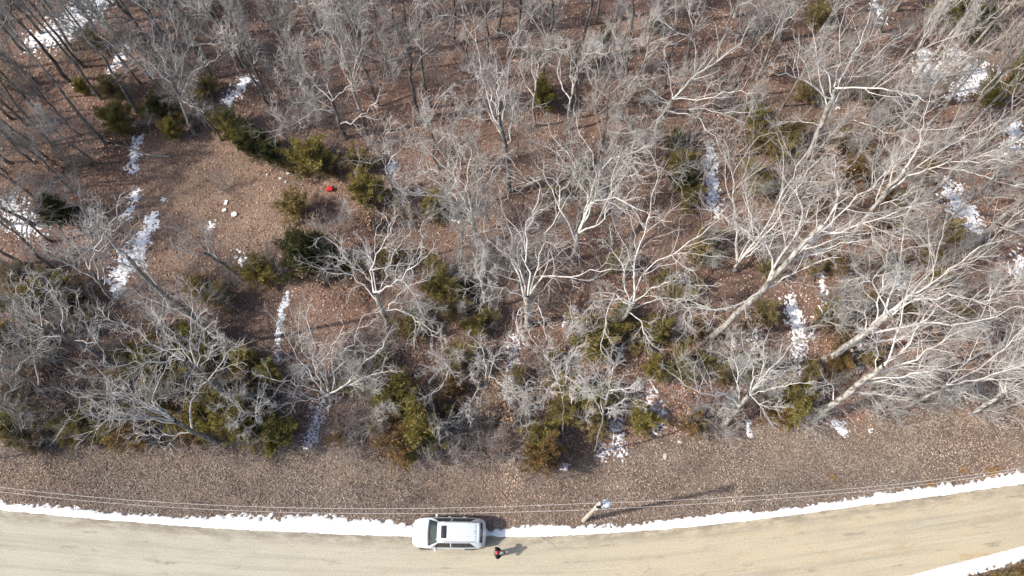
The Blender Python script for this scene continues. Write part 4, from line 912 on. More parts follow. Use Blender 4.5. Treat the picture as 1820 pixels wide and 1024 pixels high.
CEDARS = [ # u, v, radius px, tone, shape
 (200, 160, 22, 'b', 'o'), (148, 156, 14, 'o', 'e'), (162, 72, 20, 'b', 'o'), (212, 218, 26, 'o', 'e'), (290, 200, 22, 'd', 'e'), (306, 236, 18, 'o', 'e'), (332, 212, 18, 'b', 'o'), (400, 222, 26, 'o', 'o'), (425, 245, 20, 'o', 'e'), (372, 158, 18, 'b', 'o'), (102, 376, 30, 'd', 'c'), (350, 180, 16, 'b', 'o'), (265, 205, 16, 'o', 'o'),
 (452, 262, 28, 'd', 'e'), (485, 278, 24, 'd', 'e'), (550, 286, 36, 'o', 'e'), (575, 300, 24, 'b', 'o'), (640, 292, 24, 'b', 'o'), (650, 346, 31, 'o', 'e'), (525, 374, 28, 'b', 'o'), (545, 456, 47, 'd', 'c'), (768, 370, 26, 'o', 'e'), (790, 372, 16, 'd', 'o'), (690, 462, 24, 'b', 'o'), (460, 488, 28, 'o', 'o'), (625, 472, 18, 'o', 'o'), (350, 510, 22, 'b', 'o'), (390, 530, 22, 'b', 'o'),
 (38, 618, 30, 'd', 'e'), (70, 600, 26, 'o', 'o'), (60, 535, 30, 'b', 'o'), (105, 515, 32, 'o', 'o'), (140, 540, 26, 'd', 'o'), (20, 545, 20, 'o', 'e'), (310, 680, 30, 'o', 'o'), (270, 662, 34, 'o', 'o'), (345, 602, 26, 'o', 'e'), (368, 645, 28, 'o', 'e'), (440, 642, 26, 'o', 'e'), (400, 722, 38, 'o', 'e'), (300, 742, 24, 'b', 'o'), (428, 758, 34, 'o', 'e'), (495, 770, 34, 'o', 'e'), (236, 778, 30, 'r', 'o'), (30, 766, 30, 'o', 'e'), (150, 752, 30, 'b', 'o'), (478, 662, 22, 'o', 'e'), (386, 690, 22, 'r', 'o'), (90, 745, 24, 'b', 'o'), (340, 780, 22, 'r', 'o'), (210, 690, 22, 'b', 'o'), (465, 725, 26, 'd', 'o'), (330, 715, 20, 'r', 'o'), (285, 590, 18, 'b', 'o'), (250, 720, 20, 'o', 'o'), (60, 640, 18, 'b', 'o'), (130, 770, 20, 'o', 'o'),
 (240, 640, 26, 'o', 'o'), (320, 640, 26, 'o', 'o'), (285, 700, 26, 'o', 'e'), (350, 745, 30, 'o', 'o'), (380, 770, 24, 'o', 'e'), (440, 695, 26, 'r', 'o'), (200, 770, 24, 'o', 'o'), (60, 790, 18, 'b', 'o'), (455, 790, 20, 'o', 'o'), (180, 720, 22, 'b', 'o'), (20, 700, 22, 'b', 'o'), (420, 680, 22, 'o', 'o'), (30, 490, 24, 'b', 'o'), (150, 580, 22, 'b', 'o'), (10, 600, 24, 'o', 'o'), (770, 480, 20, 'o', 'o'), (640, 690, 20, 'b', 'o'), (980, 640, 18, 'b', 'o'), (1130, 610, 20, 'b', 'o'), (1085, 700, 22, 'o', 'o'), (1280, 670, 20, 'b', 'o'), (1330, 660, 20, 'o', 'o'), (1425, 690, 22, 'b', 'o'), (1480, 470, 20, 'r', 'o'), (1580, 470, 22, 'b', 'o'), (1620, 560, 20, 'r', 'o'), (1700, 560, 20, 'b', 'o'), (1500, 250, 20, 'b', 'o'), (1450, 370, 18, 'r', 'o'), (1640, 310, 20, 'r', 'o'), (870, 560, 20, 'o', 'o'), (905, 470, 16, 'b', 'o'), (985, 350, 16, 'b', 'o'),
 (790, 520, 32, 'o', 'o'), (805, 552, 26, 'b', 'o'), (845, 580, 22, 'o', 'e'), (705, 705, 38, 'o', 'o'), (752, 762, 42, 'o', 'c'), (700, 792, 32, 'r', 'o'), (815, 642, 28, 'b', 'o'), (800, 690, 22, 'r', 'o'), (790, 745, 24, 'd', 'o'), (730, 580, 26, 'b', 'o'), (690, 735, 26, 'b', 'o'), (830, 500, 18, 'd', 'o'), (680, 640, 18, 'b', 'o'), (740, 720, 20, 'o', 'e'), (605, 780, 16, 'r', 'o'),
 (1056, 602, 42, 'o', 'e'), (1168, 592, 26, 'o', 'e'), (1205, 525, 22, 'o', 'o'), (1162, 655, 24, 'o', 'e'), (1205, 652, 28, 'o', 'o'), (1245, 650, 20, 'o', 'o'), (1012, 720, 38, 'o', 'o'), (1050, 745, 28, 'b', 'o'), (962, 778, 32, 'o', 'e'), (962, 818, 34, 'r', 'e'), (1142, 745, 28, 'o', 'e'), (1230, 752, 22, 'r', 'o'), (920, 668, 16, 'b', 'o'), (1402, 712, 34, 'o', 'o'), (1375, 728, 26, 'r', 'o'), (1235, 590, 20, 'r', 'o'), (1020, 690, 18, 'r', 'o'), (1105, 560, 20, 'o', 'o'),
 (1200, 258, 17, 'd', 'e'), (1208, 290, 22, 'o', 'e'), (1218, 322, 24, 'd', 'o'), (1226, 352, 22, 'o', 'o'), (1096, 470, 20, 'o', 'e'), (1240, 452, 22, 'b', 'o'), (1040, 292, 14, 'o', 'e'), (1042, 338, 16, 'o', 'o'), (1330, 310, 20, 'o', 'o'), (1350, 335, 20, 'o', 'o'), (1180, 498, 18, 'b', 'o'), (1262, 425, 20, 'b', 'o'), (1235, 505, 14, 'r', 'o'),
 (964, 172, 26, 'o', 'e'), (1165, 50, 16, 'b', 'o'), (1338, 208, 22, 'o', 'o'), (1342, 248, 20, 'b', 'o'), (1075, 65, 14, 'b', 'o'), (1200, 245, 14, 'o', 'o'),
 (1402, 245, 28, 'b', 'o'), (1380, 272, 22, 'b', 'o'), (1440, 480, 16, 'b', 'o'), (1520, 302, 24, 'r', 'o'), (1582, 352, 22, 'r', 'o'), (1470, 562, 24, 'b', 'o'), (1540, 542, 22, 'r', 'o'), (1690, 412, 20, 'b', 'o'), (1650, 452, 20, 'b', 'o'), (1700, 18, 36, 'o', 'o'), (1735, 42, 28, 'd', 'o'), (1816, 130, 30, 'o', 'o'), (1762, 172, 24, 'o', 'o'), (1490, 648, 22, 'r', 'o'), (1500, 600, 20, 'r', 'o'), (1440, 655, 16, 'b', 'o'), (1590, 400, 20, 'r', 'o'), (1450, 35, 22, 'b', 'o'), (1660, 500, 20, 'b', 'o'), (1540, 640, 16, 'b', 'o'), (1430, 165, 20, 'b', 'o'), (1545, 165, 18, 'b', 'o'), (1300, 640, 16, 'r', 'o'), (1360, 560, 22, 'b', 'o'), (1360, 480, 18, 'b', 'o'),
 (1765, 1034, 14, 'r', 'o'), (1790, 1028, 16, 'b', 'o'), (1815, 1018, 16, 'r', 'o'), (1838, 1012, 18, 'b', 'o'), (1740, 1040, 14, 'b', 'o')]
_cm = {'d': 'cedar_dark', 'o': 'cedar_olive', 'r': 'cedar_rust', 'b': 'cedar_brown'}
_cs = {'c': 'cone', 'e': 'egg', 'o': 'open'}
for (u, v, rp, tn, sh) in CEDARS:
    p = _r.choice(CED[_cs[sh]])
    sc = 1.14 * rp / (SCALE(v) * 1.04)
    zz = p.h * sc * 0.42
    q = P(u, v, zz)
    zg = float(gh(q[0], q[1]))
    root = empty('cedar', (q[0], q[1], zg), _r.uniform(0, 6.283))
    root.scale = (sc * _r.uniform(.92, 1.08), sc * _r.uniform(.92, 1.08), sc)
    for nm, me, m in (('trunk', p.trunk, M['cedar_trunk']), ('crown', p.crown, M[_cm[tn]])):
        o = bpy.data.objects.new(nm, me); C.objects.link(o)
        if len(me.materials) == 0: me.materials.append(m)
        o.material_slots[0].link = 'OBJECT'; o.material_slots[0].material = m
        o.parent = root
    tag(root, None, 'cedar', 'evergreen cedars in the undergrowth')
    size = 'large ' if rp > 33 else ('small ' if rp < 19 else '')
    look = size + {'d': 'dark green', 'o': 'olive green', 'r': 'rusty brown', 'b': 'brownish green'}[tn] + {'c': ' conical', 'e': ' rounded', 'o': ' loose'}[sh] + ' cedar'
    AUTO.append((root, 'cedar', u, v, look))

# ------------------------------------------------------------------ saplings: thin young trees that fill the gaps
def sapling(seed, h):
    rng = np.random.default_rng(seed)
    K = 9
    z = np.linspace(-0.08, h, K)
    wob = np.cumsum(rng.normal(0, 0.02 * h / 3, (K, 2)), 0); wob -= wob[0]
    tp = np.concatenate([wob, z[:, None]], 1); trr = flare(0.035, K, 0.010)
    pos, d, idx, rad, t = spawn(rng, tp[None], trr[None], 16, 0.2, 0.75, None, .6, .3)
    L = h * 0.36 * (1.2 - 0.8 * t) * rng.uniform(.6, 1.3, len(t))
    P1 = march(rng, pos, d, L, 6, 0.16, 0.07); R1 = lin(np.full(len(t), 0.014), np.full(len(t), 0.008), 7)
    pos, d, idx, rad, t = spawn(rng, P1, R1, 7, 0.15, 0.7, None, .6, .15)
    P2 = march(rng, pos, d, np.clip(L[idx] * .42 * rng.uniform(.5, 1.3, len(t)), .15, 1), 3, 0.2, 0.05); R2 = lin(np.full(len(t), 0.009), np.full(len(t), 0.006), 4)
    pos, d, idx, rad, t = spawn(rng, P2, R2, 4, 0.15, 0.7, None, .6, .1)
    P3 = march(rng, pos, d, rng.uniform(.12, .38, len(t)), 2, 0.2, 0.04); R3 = lin(np.full(len(t), 0.006), np.full(len(t), 0.004), 3)
    p = TreeParts(); m = Mix(); m.tubes(tp[None], trr[None], 6); p.trunk = m.mesh('sapling_trunk', True)
    c = Mix(); c.tubes(P1, R1, 4); c.tubes(P2, R2, 3); c.tubes(P3, R3, 3); p.crown = c.mesh('sapling_crown')
    return p
def off_snow(u, v):
    for pts, w, so, lab in SNOW_PX[:-1]:
        if so < 0.4: continue
        for k in range(len(pts)):
            a = pts[k]; b = pts[min(k + 1, len(pts) - 1)]
            for t in (0, .25, .5, .75):
                if math.hypot(u - a[0] - (b[0] - a[0]) * t, v - 8 - a[1] - (b[1] - a[1]) * t) < w[k] + 20: return False
    return True
SAPS = [sapling(300 + i, h) for i, h in enumerate((2.8, 3.4, 4.0, 4.8, 5.6))]
SPOTS = []; tries = 0
while len(SPOTS) < 170 and tries < 5000:
    tries += 1
    u = _r.uniform(-20, 1840); v = _r.uniform(10, 770)
    if _r.random() < 0.4: u = _r.choice((_r.uniform(-20, 420), _r.uniform(1450, 1840)))
    q = P(u, v)
    if q[1] < woods_edge(q[0]) + 0.6 or clearing(q[0], q[1]) > 0.2 or not off_snow(u, v) or any(math.hypot(u - a, v - b) < 32 for a, b in SPOTS): continue
    SPOTS.append((u, v))
for (u, v) in SPOTS:
    p = _r.choice(SAPS); b = G(u, v)
    root = empty('sapling', b, _r.uniform(0, 6.283)); sc = _r.uniform(.75, 1.2); root.scale = (sc * 1.1, sc * 1.1, sc)
    root.rotation_euler[0] = _r.gauss(0, .06); root.rotation_euler[1] = _r.gauss(0, .06)
    tint = bark_tint(0.6)
    for nm, me, m in (('trunk', p.trunk, M['limb_mid']), ('crown', p.crown, M['twig_shade'] if u < 420 else M['twig'])):
        o = bpy.data.objects.new(nm, me); C.objects.link(o)
        if len(me.materials) == 0: me.materials.append(m)
        o.material_slots[0].link = 'OBJECT'; o.material_slots[0].material = m; o.color = tint
        o.parent = root
    tag(root, None, 'sapling', 'thin bare saplings in the woods')
    AUTO.append((root, 'sapling', u, v, 'thin grey bare sapling' if u < 420 else 'thin pale bare sapling'))

# ------------------------------------------------------------------ bare shrubs and leafy saplings
def shrub(seed, h, leafy):
    rng = np.random.default_rng(seed)
    n = 11
    az = rng.uniform(0, 6.283, n); sp = rng.uniform(0.15, 0.95, n)
    d = norm(np.stack([np.cos(az) * sp, np.sin(az) * sp, np.ones(n)], -1))
    st = np.stack([np.cos(az) * 0.08, np.sin(az) * 0.08, np.full(n, -0.05)], -1)
    P1 = march(rng, st, d, h * rng.uniform(0.7, 1.2, n), 6, 0.13, 0.03)
    R1 = lin(np.full(n, 0.02), np.full(n, 0.008), 7)
    pos, dd, idx, rad, t = spawn(rng, P1, R1, 8, 0.2, 0.7, None, .6, .2)
    P2 = march(rng, pos, dd, h * 0.38 * rng.uniform(.5, 1.3, len(t)), 4, 0.2, 0.05)
    R2 = lin(np.full(len(t), 0.010), np.full(len(t), 0.006), 5)
    pos, dd, idx, rad, t = spawn(rng, P2, R2, 5, 0.15, 0.7, None, .6, .1)
    P3 = march(rng, pos, dd, h * 0.17 * rng.uniform(.5, 1.4, len(t)), 2, 0.2, 0.05)
    R3 = lin(np.full(len(t), 0.0065), np.full(len(t), 0.004), 3)
    s = Mix(); s.tubes(P1, R1, 4)
    c = Mix(); c.tubes(P2, R2, 3); c.tubes(P3, R3, 3)
    p = TreeParts(); p.stems = s.mesh('stems', True); p.crown = c.mesh('twigs'); p.leaves = None
    if leafy:
        e = np.concatenate([P3[:, 1], P3[:, 2], P2[:, 3]]); e = e[rng.random(len(e)) < 0.8]; k = len(e)
        f = norm(rng.normal(size=(k, 3)) + np.array([0, 0, -.5])); r = norm(np.cross(f, rng.normal(size=(k, 3))))
        ln = rng.uniform(0.05, 0.09, k)[:, None]
        V = np.stack([e, e + f * ln + r * ln * .5, e + f * ln * 2, e + f * ln - r * ln * .5], 1).reshape(-1, 3)
        col = np.array([(0.36, 0.22, 0.13), (0.45, 0.30, 0.19), (0.28, 0.16, 0.09)])[rng.choice(3, k)]
        p.leaves = fast_mesh('leaves', V, np.arange(4 * k).reshape(-1, 4), False, np.repeat(col, 4, 0))
    return p
SHR = [shrub(70 + i, h, False) for i, h in enumerate((1.3, 1.6, 1.9, 2.3, 2.7))] + [shrub(90 + i, h, True) for i, h in enumerate((1.5, 2.0))]
SHRUBS = []
LEAFY = [(1030, 122), (1035, 105), (1385, 330), (1300, 585), (720, 390), (660, 395), (560, 480), (1320, 575), (900, 700), (905, 740), (880, 720), (1420, 470), (1460, 330), (1700, 100), (60, 330), (100, 310), (70, 670), (640, 520)]
for (u, v) in LEAFY: SHRUBS.append((u, v, 1))
GREYB = [(1530, 720), (1560, 690), (1590, 700), (1500, 725), (1610, 690), (640, 735), (620, 765), (660, 760), (780, 720), (110, 700), (60, 690), (150, 690), (40, 720), (200, 740), (590, 300), (600, 280), (540, 270), (690, 360), (400, 340), (830, 470), (860, 460), (1400, 640), (1330, 690), (1350, 720), (1290, 720), (470, 700), (440, 720), (520, 735), (850, 780), (870, 760), (1080, 740), (1110, 700)]
for (u, v) in GREYB: SHRUBS.append((u, v, 0))
for i in range(600):
    if len(SHRUBS) > 85: break
    u = _r.uniform(-10, 470); v = _r.uniform(0, 560); q = P(u, v)
    if clearing(q[0], q[1]) < 0.1 and not any(math.hypot(u - a, v - b) < 24 for a, b, _ in SHRUBS): SHRUBS.append((u, v, 0))
for (u, v, rp, tn, sh) in CEDARS[::2]:
    if 60 < v < 840: SHRUBS.append((u + rp * _r.uniform(.3, 1.1), v + rp * _r.uniform(.1, .9), 0))
for i in range(44):
    u = 20 + i * 41 + _r.uniform(-15, 15)
    q = P(u, 780); v = proj((q[0], woods_edge(q[0]) + _r.uniform(-.2, 1.2), 0))[1]
    SHRUBS.append((u, v, 0))
tries = 0
while len(SHRUBS) < 325 and tries < 4000:
    tries += 1
    u = _r.uniform(-20, 1840); v = _r.uniform(0, 790)
    q = P(u, v)
    if q[1] < woods_edge(q[0]) + 0.8 or clearing(q[0], q[1]) > 0.25: continue
    if any(math.hypot(u - a, v - b) < 26 for a, b, _ in SHRUBS): continue
    SHRUBS.append((u, v, 1 if _r.random() < 0.06 else 0))
SHRUBS = [q for q in SHRUBS if off_snow(q[0], q[1])]
for (u, v, lf) in SHRUBS:
    b = G(u, v)
    p = _r.choice(SHR[5:] if lf else SHR[:5])
    root = empty('bare_shrub' if not lf else 'leafy_shrub', b, _r.uniform(0, 6.283))
    s = _r.uniform(0.75, 1.4)
    root.scale = (s * 1.05, s * 1.05, s)
    items = [('stems', p.stems, M['shrub']), ('crown', p.crown, M['shrub'] if u < 1200 else M['twig'])]
    if lf: items.append(('leaves', p.leaves, M['leaf']))
    tint = bark_tint(0.6)
    for nm, me, m in items:
        o = bpy.data.objects.new(nm, me); C.objects.link(o)
        if len(me.materials) == 0: me.materials.append(m)
        o.material_slots[0].link = 'OBJECT'; o.material_slots[0].material = m
        o.parent = root; o.color = tint
    tag(root, None, 'shrub', 'leafy brown shrubs in the woods' if lf else 'bare grey shrubs in the woods')
    AUTO.append((root, 'leafy' if lf else 'shrub', u, v, 'shrub with clinging tan dead leaves' if lf else 'grey twiggy shrub'))

# ------------------------------------------------------------------ utility pole, transformer, wires
def lathe(profile, n=20):
    pr = np.asarray(profile, float); a = np.arange(n) * 2 * math.pi / n
    V = np.stack([pr[:, 0:1] * np.cos(a), pr[:, 0:1] * np.sin(a), np.broadcast_to(pr[:, 1:2], (len(pr), n))], -1).reshape(-1, 3)
    i = np.arange(len(pr) * n).reshape(len(pr), n); nx = np.roll(i, -1, 1)
    return V, np.stack([i[:-1], nx[:-1], nx[1:], i[1:]], -1).reshape(-1, 4)
M['pole'] = noisy('pole_wood', 5, [(0.3, (0.36, 0.31, 0.25)), (0.7, (0.58, 0.52, 0.44))], 0.9, 0.1, stretch=(1, 1, 0.12))
M['can'] = solid('transformer_paint', (0.60, 0.69, 0.74), 0.4, 0.4)
M['porcelain'] = solid('porcelain', (0.82, 0.80, 0.78), 0.25, 0.5)
M['steel'] = solid('galvanised_steel', (0.34, 0.35, 0.36), 0.5, 0.5, 0.6)
M['black'] = solid('black_rubber', (0.02, 0.02, 0.022), 0.6, 0.3)
M['wire'] = solid('aluminium_wire', (0.62, 0.58, 0.55), 0.55, 0.4)
pb = P(1037, 925)
pole = empty('utility_pole', (pb[0], pb[1], 0))
tag(pole, 'weathered wooden utility pole on the verge right of the car', 'pole')
m = Mix(); m.tubes(np.array([[[0, 0, -0.3], [0, 0, 3], [0, 0, 6.5], [0, 0, 9.6], [0, 0, 9.62]]]), np.array([[.145, .135, .115, .095, .002]]), 14)
obj('post', m.mesh('post', True), M['pole'], pole)
m = Mix(); m.box((0.16, 0.02, 9.05), (0.16, 0.10, 0.05)); m.box((0.16, 0.02, 8.55), (0.16, 0.10, 0.05))
obj('bracket', m.mesh('bracket'), M['steel'], pole)
m = Mix()
for zc in (9.62, 9.70, 9.78):
    V, F = lathe([(0.002, zc - .05), (0.07, zc - .04), (0.03, zc), (0.002, zc + .035)], 12); m.add(V + np.array([-0.02, 0.0, 0.02]), F)
obj('pin_insulator', m.mesh('pin_insulator', True), M['porcelain'], pole)
m = Mix(); m.box((-0.05, -0.14, 9.2), (0.22, 0.10, 0.34)); m.tubes(np.array([[[-0.05, -0.1, 9.3], [0.0, -0.25, 9.55], [0.1, -0.28, 9.7]]]), np.array([[.02, .02, .015]]), 6)
obj('fuse_cutout', m.mesh('fuse_cutout'), M['black'], pole)
tr = empty('transformer', (pb[0], pb[1], 0)); tag(tr, 'pale blue grey transformer can hung at the top of the utility pole', 'transformer')
V, F = lathe([(0.002, 8.35), (0.20, 8.36), (0.212, 8.42), (0.212, 9.20), (0.228, 9.21), (0.228, 9.26), (0.19, 9.31), (0.10, 9.35), (0.002, 9.36)], 24)
ctr = np.array([0.38, 0.03, 0])
body = obj('tank', fast_mesh('tank', V + ctr, F, True), M['can'], tr)
m = Mix()
for zc, r in ((9.38, .06), (9.45, .055), (9.52, .045), (9.59, .03)):
    V, F = lathe([(0.002, zc - .05), (r, zc - .035), (r * .5, zc), (0.002, zc + .03)], 12); m.add(V + ctr + np.array([-0.05, 0.12, 0]), F)
obj('bushing', m.mesh('bushing', True), M['porcelain'], tr)
m = Mix(); m.tubes(np.array([[[.33, .15, 9.60], [.24, .1, 9.80], [0.0, 0.0, 9.86]]]), np.full((1, 3), .012), 6)
obj('lead', m.mesh('lead'), M['black'], tr)
for k, sx in enumerate((-.1, .1)):
    m = Mix(); V, F = lathe([(0.002, 0), (0.035, 0.0), (0.03, .12), (0.002, .125)], 8); m.add(V + ctr + np.array([sx, -.22, 8.95]), F)
    obj('terminal', m.mesh('terminal', True), M['black'], tr)
def wire(px, z0, sag, zend, label, first):
    """a conductor through surveyed points, sagging between its supports"""
    px = np.array(px, float)
    us = np.linspace(px[0, 0], px[-1, 0], 40)
    c = np.polyfit(px[:, 0], px[:, 1], min(3, len(px) - 1))
    vs = np.polyval(c, us); vs += px[0, 1] - vs[0]
    t = np.linspace(0, 0.72, 40)
    zs = z0 + (zend - z0) * t - 4 * sag * t * (1 - t)
    pts = np.array([P(u, v, z) for u, v, z in zip(us, vs, zs)])
    d = pts[-1] - pts[-2]
    pts[0] = first
    pts = np.concatenate([pts, [pts[-1] + d * k for k in range(1, 9)]])
    m = Mix(); m.tubes(pts[None], np.full((1, len(pts)), 0.0105), 5)
    o0 = pts[0].copy()
    m.V = [v - o0 for v in m.V]
    tag(obj('power_line', m.mesh('power_line', True), M['wire'], None, o0), label, 'wire', 'power lines along the road')
a1 = np.array([pb[0] - .02, pb[1], 9.86]); a2 = np.array([pb[0] + .0, pb[1] - .16, 8.1])
q1 = proj(a1); q2 = proj(a2)
wire([q1, (900, 899), (680, 904), (450, 901), (187, 884), (0, 866)], 9.86, 1.0, 9.9, 'upper power line running left from the pole over the car', a1)
wire([q1, (1140, 891), (1300, 884), (1450, 874), (1640, 855), (1820, 831)], 9.86, 1.0, 9.9, 'upper power line running right from the pole', a1)
wire([q2, (900, 909), (680, 913), (450, 909), (187, 892), (0, 874)], 8.1, 0.9, 8.2, 'lower power line running left from the pole, closer to the road', a2)
wire([q2, (1140, 901), (1300, 892), (1450, 881), (1640, 861), (1820, 835)], 8.1, 0.9, 8.2, 'lower power line running right from the pole, closer to the road', a2)
m = Mix(); V, F = lathe([(0.002, -.04), (0.05, -.04), (0.035, 0), (0.05, .04), (0.002, .04)], 10); m.add(V + np.array([0, -.16, 8.1]), F)
obj('spool_insulator', m.mesh('spool_insulator', True), M['porcelain'], pole)

# ------------------------------------------------------------------ the parked car
M['paint'] = solid('white_car_paint', (0.60, 0.635, 0.65), 0.32, 0.5, 0.0, 0.6)
M['paint'].node_tree.nodes['Principled BSDF'].inputs['Coat Roughness'].default_value = 0.08
M['glass'] = solid('tinted_glass', (0.02, 0.036, 0.037), 0.06, 0.6)
M['sidegl'] = solid('dark_side_glass', (0.03, 0.03, 0.03), 0.08, 0.5)
M['trim'] = solid('black_trim', (0.03, 0.03, 0.033), 0.5, 0.3)
M['chrome'] = solid('grey_rail', (0.42, 0.44, 0.45), 0.35, 0.5, 0.7)
M['lamp'] = solid('headlamp', (0.75, 0.78, 0.80), 0.1, 0.6)
M['red_lamp'] = solid('tail_lamp', (0.35, 0.02, 0.02), 0.2, 0.5)
M['rim'] = solid('alloy_rim', (0.50, 0.51, 0.52), 0.35, 0.5, 0.8)
def build_car():
    S = np.array([0.0, 0.06, 0.2, 0.45, 0.9, 1.15, 1.75, 2.1, 2.8, 3.6, 4.15, 4.42, 4.62, 4.74, 4.80])
    Wd = np.array([.58, .72, .82, .90, .945, .95, .955, .955, .955, .95, .93, .905, .87, .81, .72])
    Zl = np.array([.40, .32, .27, .25, .25, .25, .25, .25, .25, .25, .26, .30, .34, .40, .45])
    Zb = np.array([.70, .80, .88, .97, 1.03, 1.05, 1.07, 1.08, 1.09, 1.10, 1.10, 1.08, 1.04, .97, .88])
    Zt = np.array([.74, .88, .97, 1.05, 1.12, 1.16, 1.65, 1.735, 1.765, 1.745, 1.69, 1.60, 1.25, 1.04, .94])
    Wt = np.array([.44, .56, .68, .77, .80, .80, .60, .615, .625, .62, .60, .575, .68, .64, .52])
    def surf(s, t):
        """s along the length, t across: 0 centre line ... 8 sill, sign = side"""
        s = np.asarray(s, float); t = np.asarray(t, float)
        sg = np.where(t < 0, -1.0, 1.0); ta = np.abs(t)
        w, zl, zb, zt, wt = (np.interp(s, S, a) for a in (Wd, Zl, Zb, Zt, Wt))
        up = np.maximum(zt - .10, zb + .012)
        py = np.stack([0 * w, wt * .6, wt * .92, wt, w - .035, w, w + .004, w - .03, w - .14], 0)
        pz = np.stack([zt, zt - .008, zt - .04, up, zb, zb - .12, .62 + 0 * w, zl + .09, zl], 0)
        i = np.minimum(ta.astype(int), 7); f = ta - i
        def cr(p):
            g = lambda k: np.take_along_axis(p, np.clip(i + k, 0, 8)[None], 0)[0]
            p0, p1, p2, p3 = g(-1), g(0), g(1), g(2)
            return p1 + (p2 - p1) * f + 0.35 * f * (1 - f) * ((p2 - p0) * .5 * (1 - f) - (p3 - p1) * .5 * f - (p2 - p1) * (1 - 2 * f))
        yy = cr(py)
        q = (yy / .95) ** 2
        x = s - 2.4 + 0.16 * q * np.clip(1 - s / 2.2, 0, 1) - 0.13 * q * np.clip((s - 3.9) / .9, 0, 1)
        return np.stack([x, sg * yy, cr(pz)], -1)
    def patch(s0, s1, t0, t1, ns, nt, off=0.006, shape=None):
        ss = np.linspace(0, 1, ns); tt = np.linspace(0, 1, nt)
        A, B = np.meshgrid(ss, tt, indexing='ij')
        t = t0 + (t1 - t0) * B
        if shape: a, b = shape(B)
        else: a, b = s0, s1
        s = a + (b - a) * A
        p = surf(s, t); e = 1e-3
        n = np.cross(surf(s + e, t) - surf(s - e, t), surf(s, t + e) - surf(s, t - e))
        n = norm(n); n *= np.where((n * (p - np.array([0, 0, .9]))).sum(-1, keepdims=True) < 0, -1, 1)
        q = p + n * off; r = p - n * 0.01
        i = np.arange(ns * nt).reshape(ns, nt)
        F = np.stack([i[:-1, :-1], i[1:, :-1], i[1:, 1:], i[:-1, 1:]], -1).reshape(-1, 4)
        rim = np.concatenate([i[0], i[1:, -1], i[-1, ::-1][1:], i[::-1, 0][1:]])
        k = ns * nt
        Fr = np.stack([rim[:-1], rim[1:], rim[1:] + k, rim[:-1] + k], -1)
        return np.concatenate([q.reshape(-1, 3), r.reshape(-1, 3)]), np.concatenate([F, Fr])
    c = P(797.5, 947.5, 0.9)
    car = empty('parked_car', (c[0], c[1], 0.045), R_(-0.6))
    tag(car, 'white car with dark sunroof and roof rails parked against the snow bank', 'car')
    def add(name, vf, m, parent=car, smooth=True):
        return obj(name, fast_mesh(name, vf[0], vf[1], smooth), m, parent)
    ss = np.unique(np.concatenate([np.linspace(0, 4.8, 90), [0.02, 0.04, 4.77, 4.79]]))
    tt = np.linspace(-8, 8, 65)
    A, B = np.meshgrid(ss, tt, indexing='ij')
    V = surf(A, B); ns, nt = A.shape
    i = np.arange(ns * nt).reshape(ns, nt)
    F = np.stack([i[:-1, :-1], i[:-1, 1:], i[1:, 1:], i[1:, :-1]], -1).reshape(-1, 4)
    body = fast_mesh('body', V.reshape(-1, 3), [F, i[0:1, :], i[-1:, ::-1]], True)
    body = obj('body', body, M['paint'], car)
    V, F = patch(0.62, 1.10, -2.6, 2.6, 4, 14, .004); hood = None
    hood = add('hood', patch(.18, 1.10, -2.75, 2.75, 14, 18, .010), M['paint'])
    add('cowl', patch(1.11, 1.20, -2.95, 2.95, 3, 18, .012), M['trim'])
    ws = add('windshield', patch(1.20, 1.72, -2.85, 2.85, 8, 18, .008), M['glass'])
    for s in (-1, 1):
        m = Mix(); p0 = surf(np.array([1.22]), np.array([0.3 * s]))[0] + np.array([0, 0, .03]); p1 = surf(np.array([1.38]), np.array([2.2 * s if s > 0 else -1.4]))[0] + np.array([0, 0, .03])
        m.tubes(np.array([[p0, p1]]), np.full((1, 2), .012), 5)
        obj('wiper', m.mesh('wiper'), M['trim'], ws)
    add('sunroof', patch(1.98, 2.34, -1.04, 1.04, 6, 12, .007), M['sidegl'])
    add('rear_window', patch(4.45, 4.60, -2.4, 2.4, 5, 14, .008), M['sidegl'])
    add('spoiler', patch(4.30, 4.45, -2.8, 2.8, 4, 16, .028), M['paint'])
    for t in np.linspace(-1.2, 1.2, 6):
        add('roof_rib', patch(2.5, 4.2, t - .05, t + .05, 14, 3, .006), M['paint'])
    for s in (-1, 1):
        add('side_window', patch(0, 0, s * 3.14, s * 3.86, 8, 6, .006, lambda b: (1.78 - .55 * b, 2.55 + 0 * b)), M['sidegl'])
        add('side_window', patch(2.62, 3.44, s * 3.14, s * 3.86, 8, 6, .006), M['sidegl'])
        add('door_pillar', patch(3.44, 3.49, s * 3.14, s * 3.86, 3, 6, .004), M['trim'])
        add('side_window', patch(0, 0, s * 3.14, s * 3.86, 8, 6, .006, lambda b: (3.49 + 0 * b, 3.80 + .40 * b)), M['sidegl'])
        add('window_trim', patch(1.45, 4.2, s * 3.90, s * 3.98, 24, 3, .010), M['chrome'])
        x = np.linspace(1.98, 4.18, 16); pz = surf(x, np.full(16, s * 2.55.__float__()))
        pz[:, 2] += 0.05; pz[0, 2] -= .06; pz[-1, 2] -= .06
        m = Mix(); m.tubes(pz[None], np.full((1, 16), .022), 6)
        obj('roof_rail', m.mesh('roof_rail', True), M['chrome'], car)
        V, F = lathe([(0.002, -.5), (.6, -.46), (.95, -.25), (1, 0), (.95, .25), (.6, .46), (.002, .5)], 14)
        mi = add('mirror', (V * np.array([.085, .12, .17]) + np.array([1.62 - 2.4, s * 1.06, 1.12]), F), M['paint'])
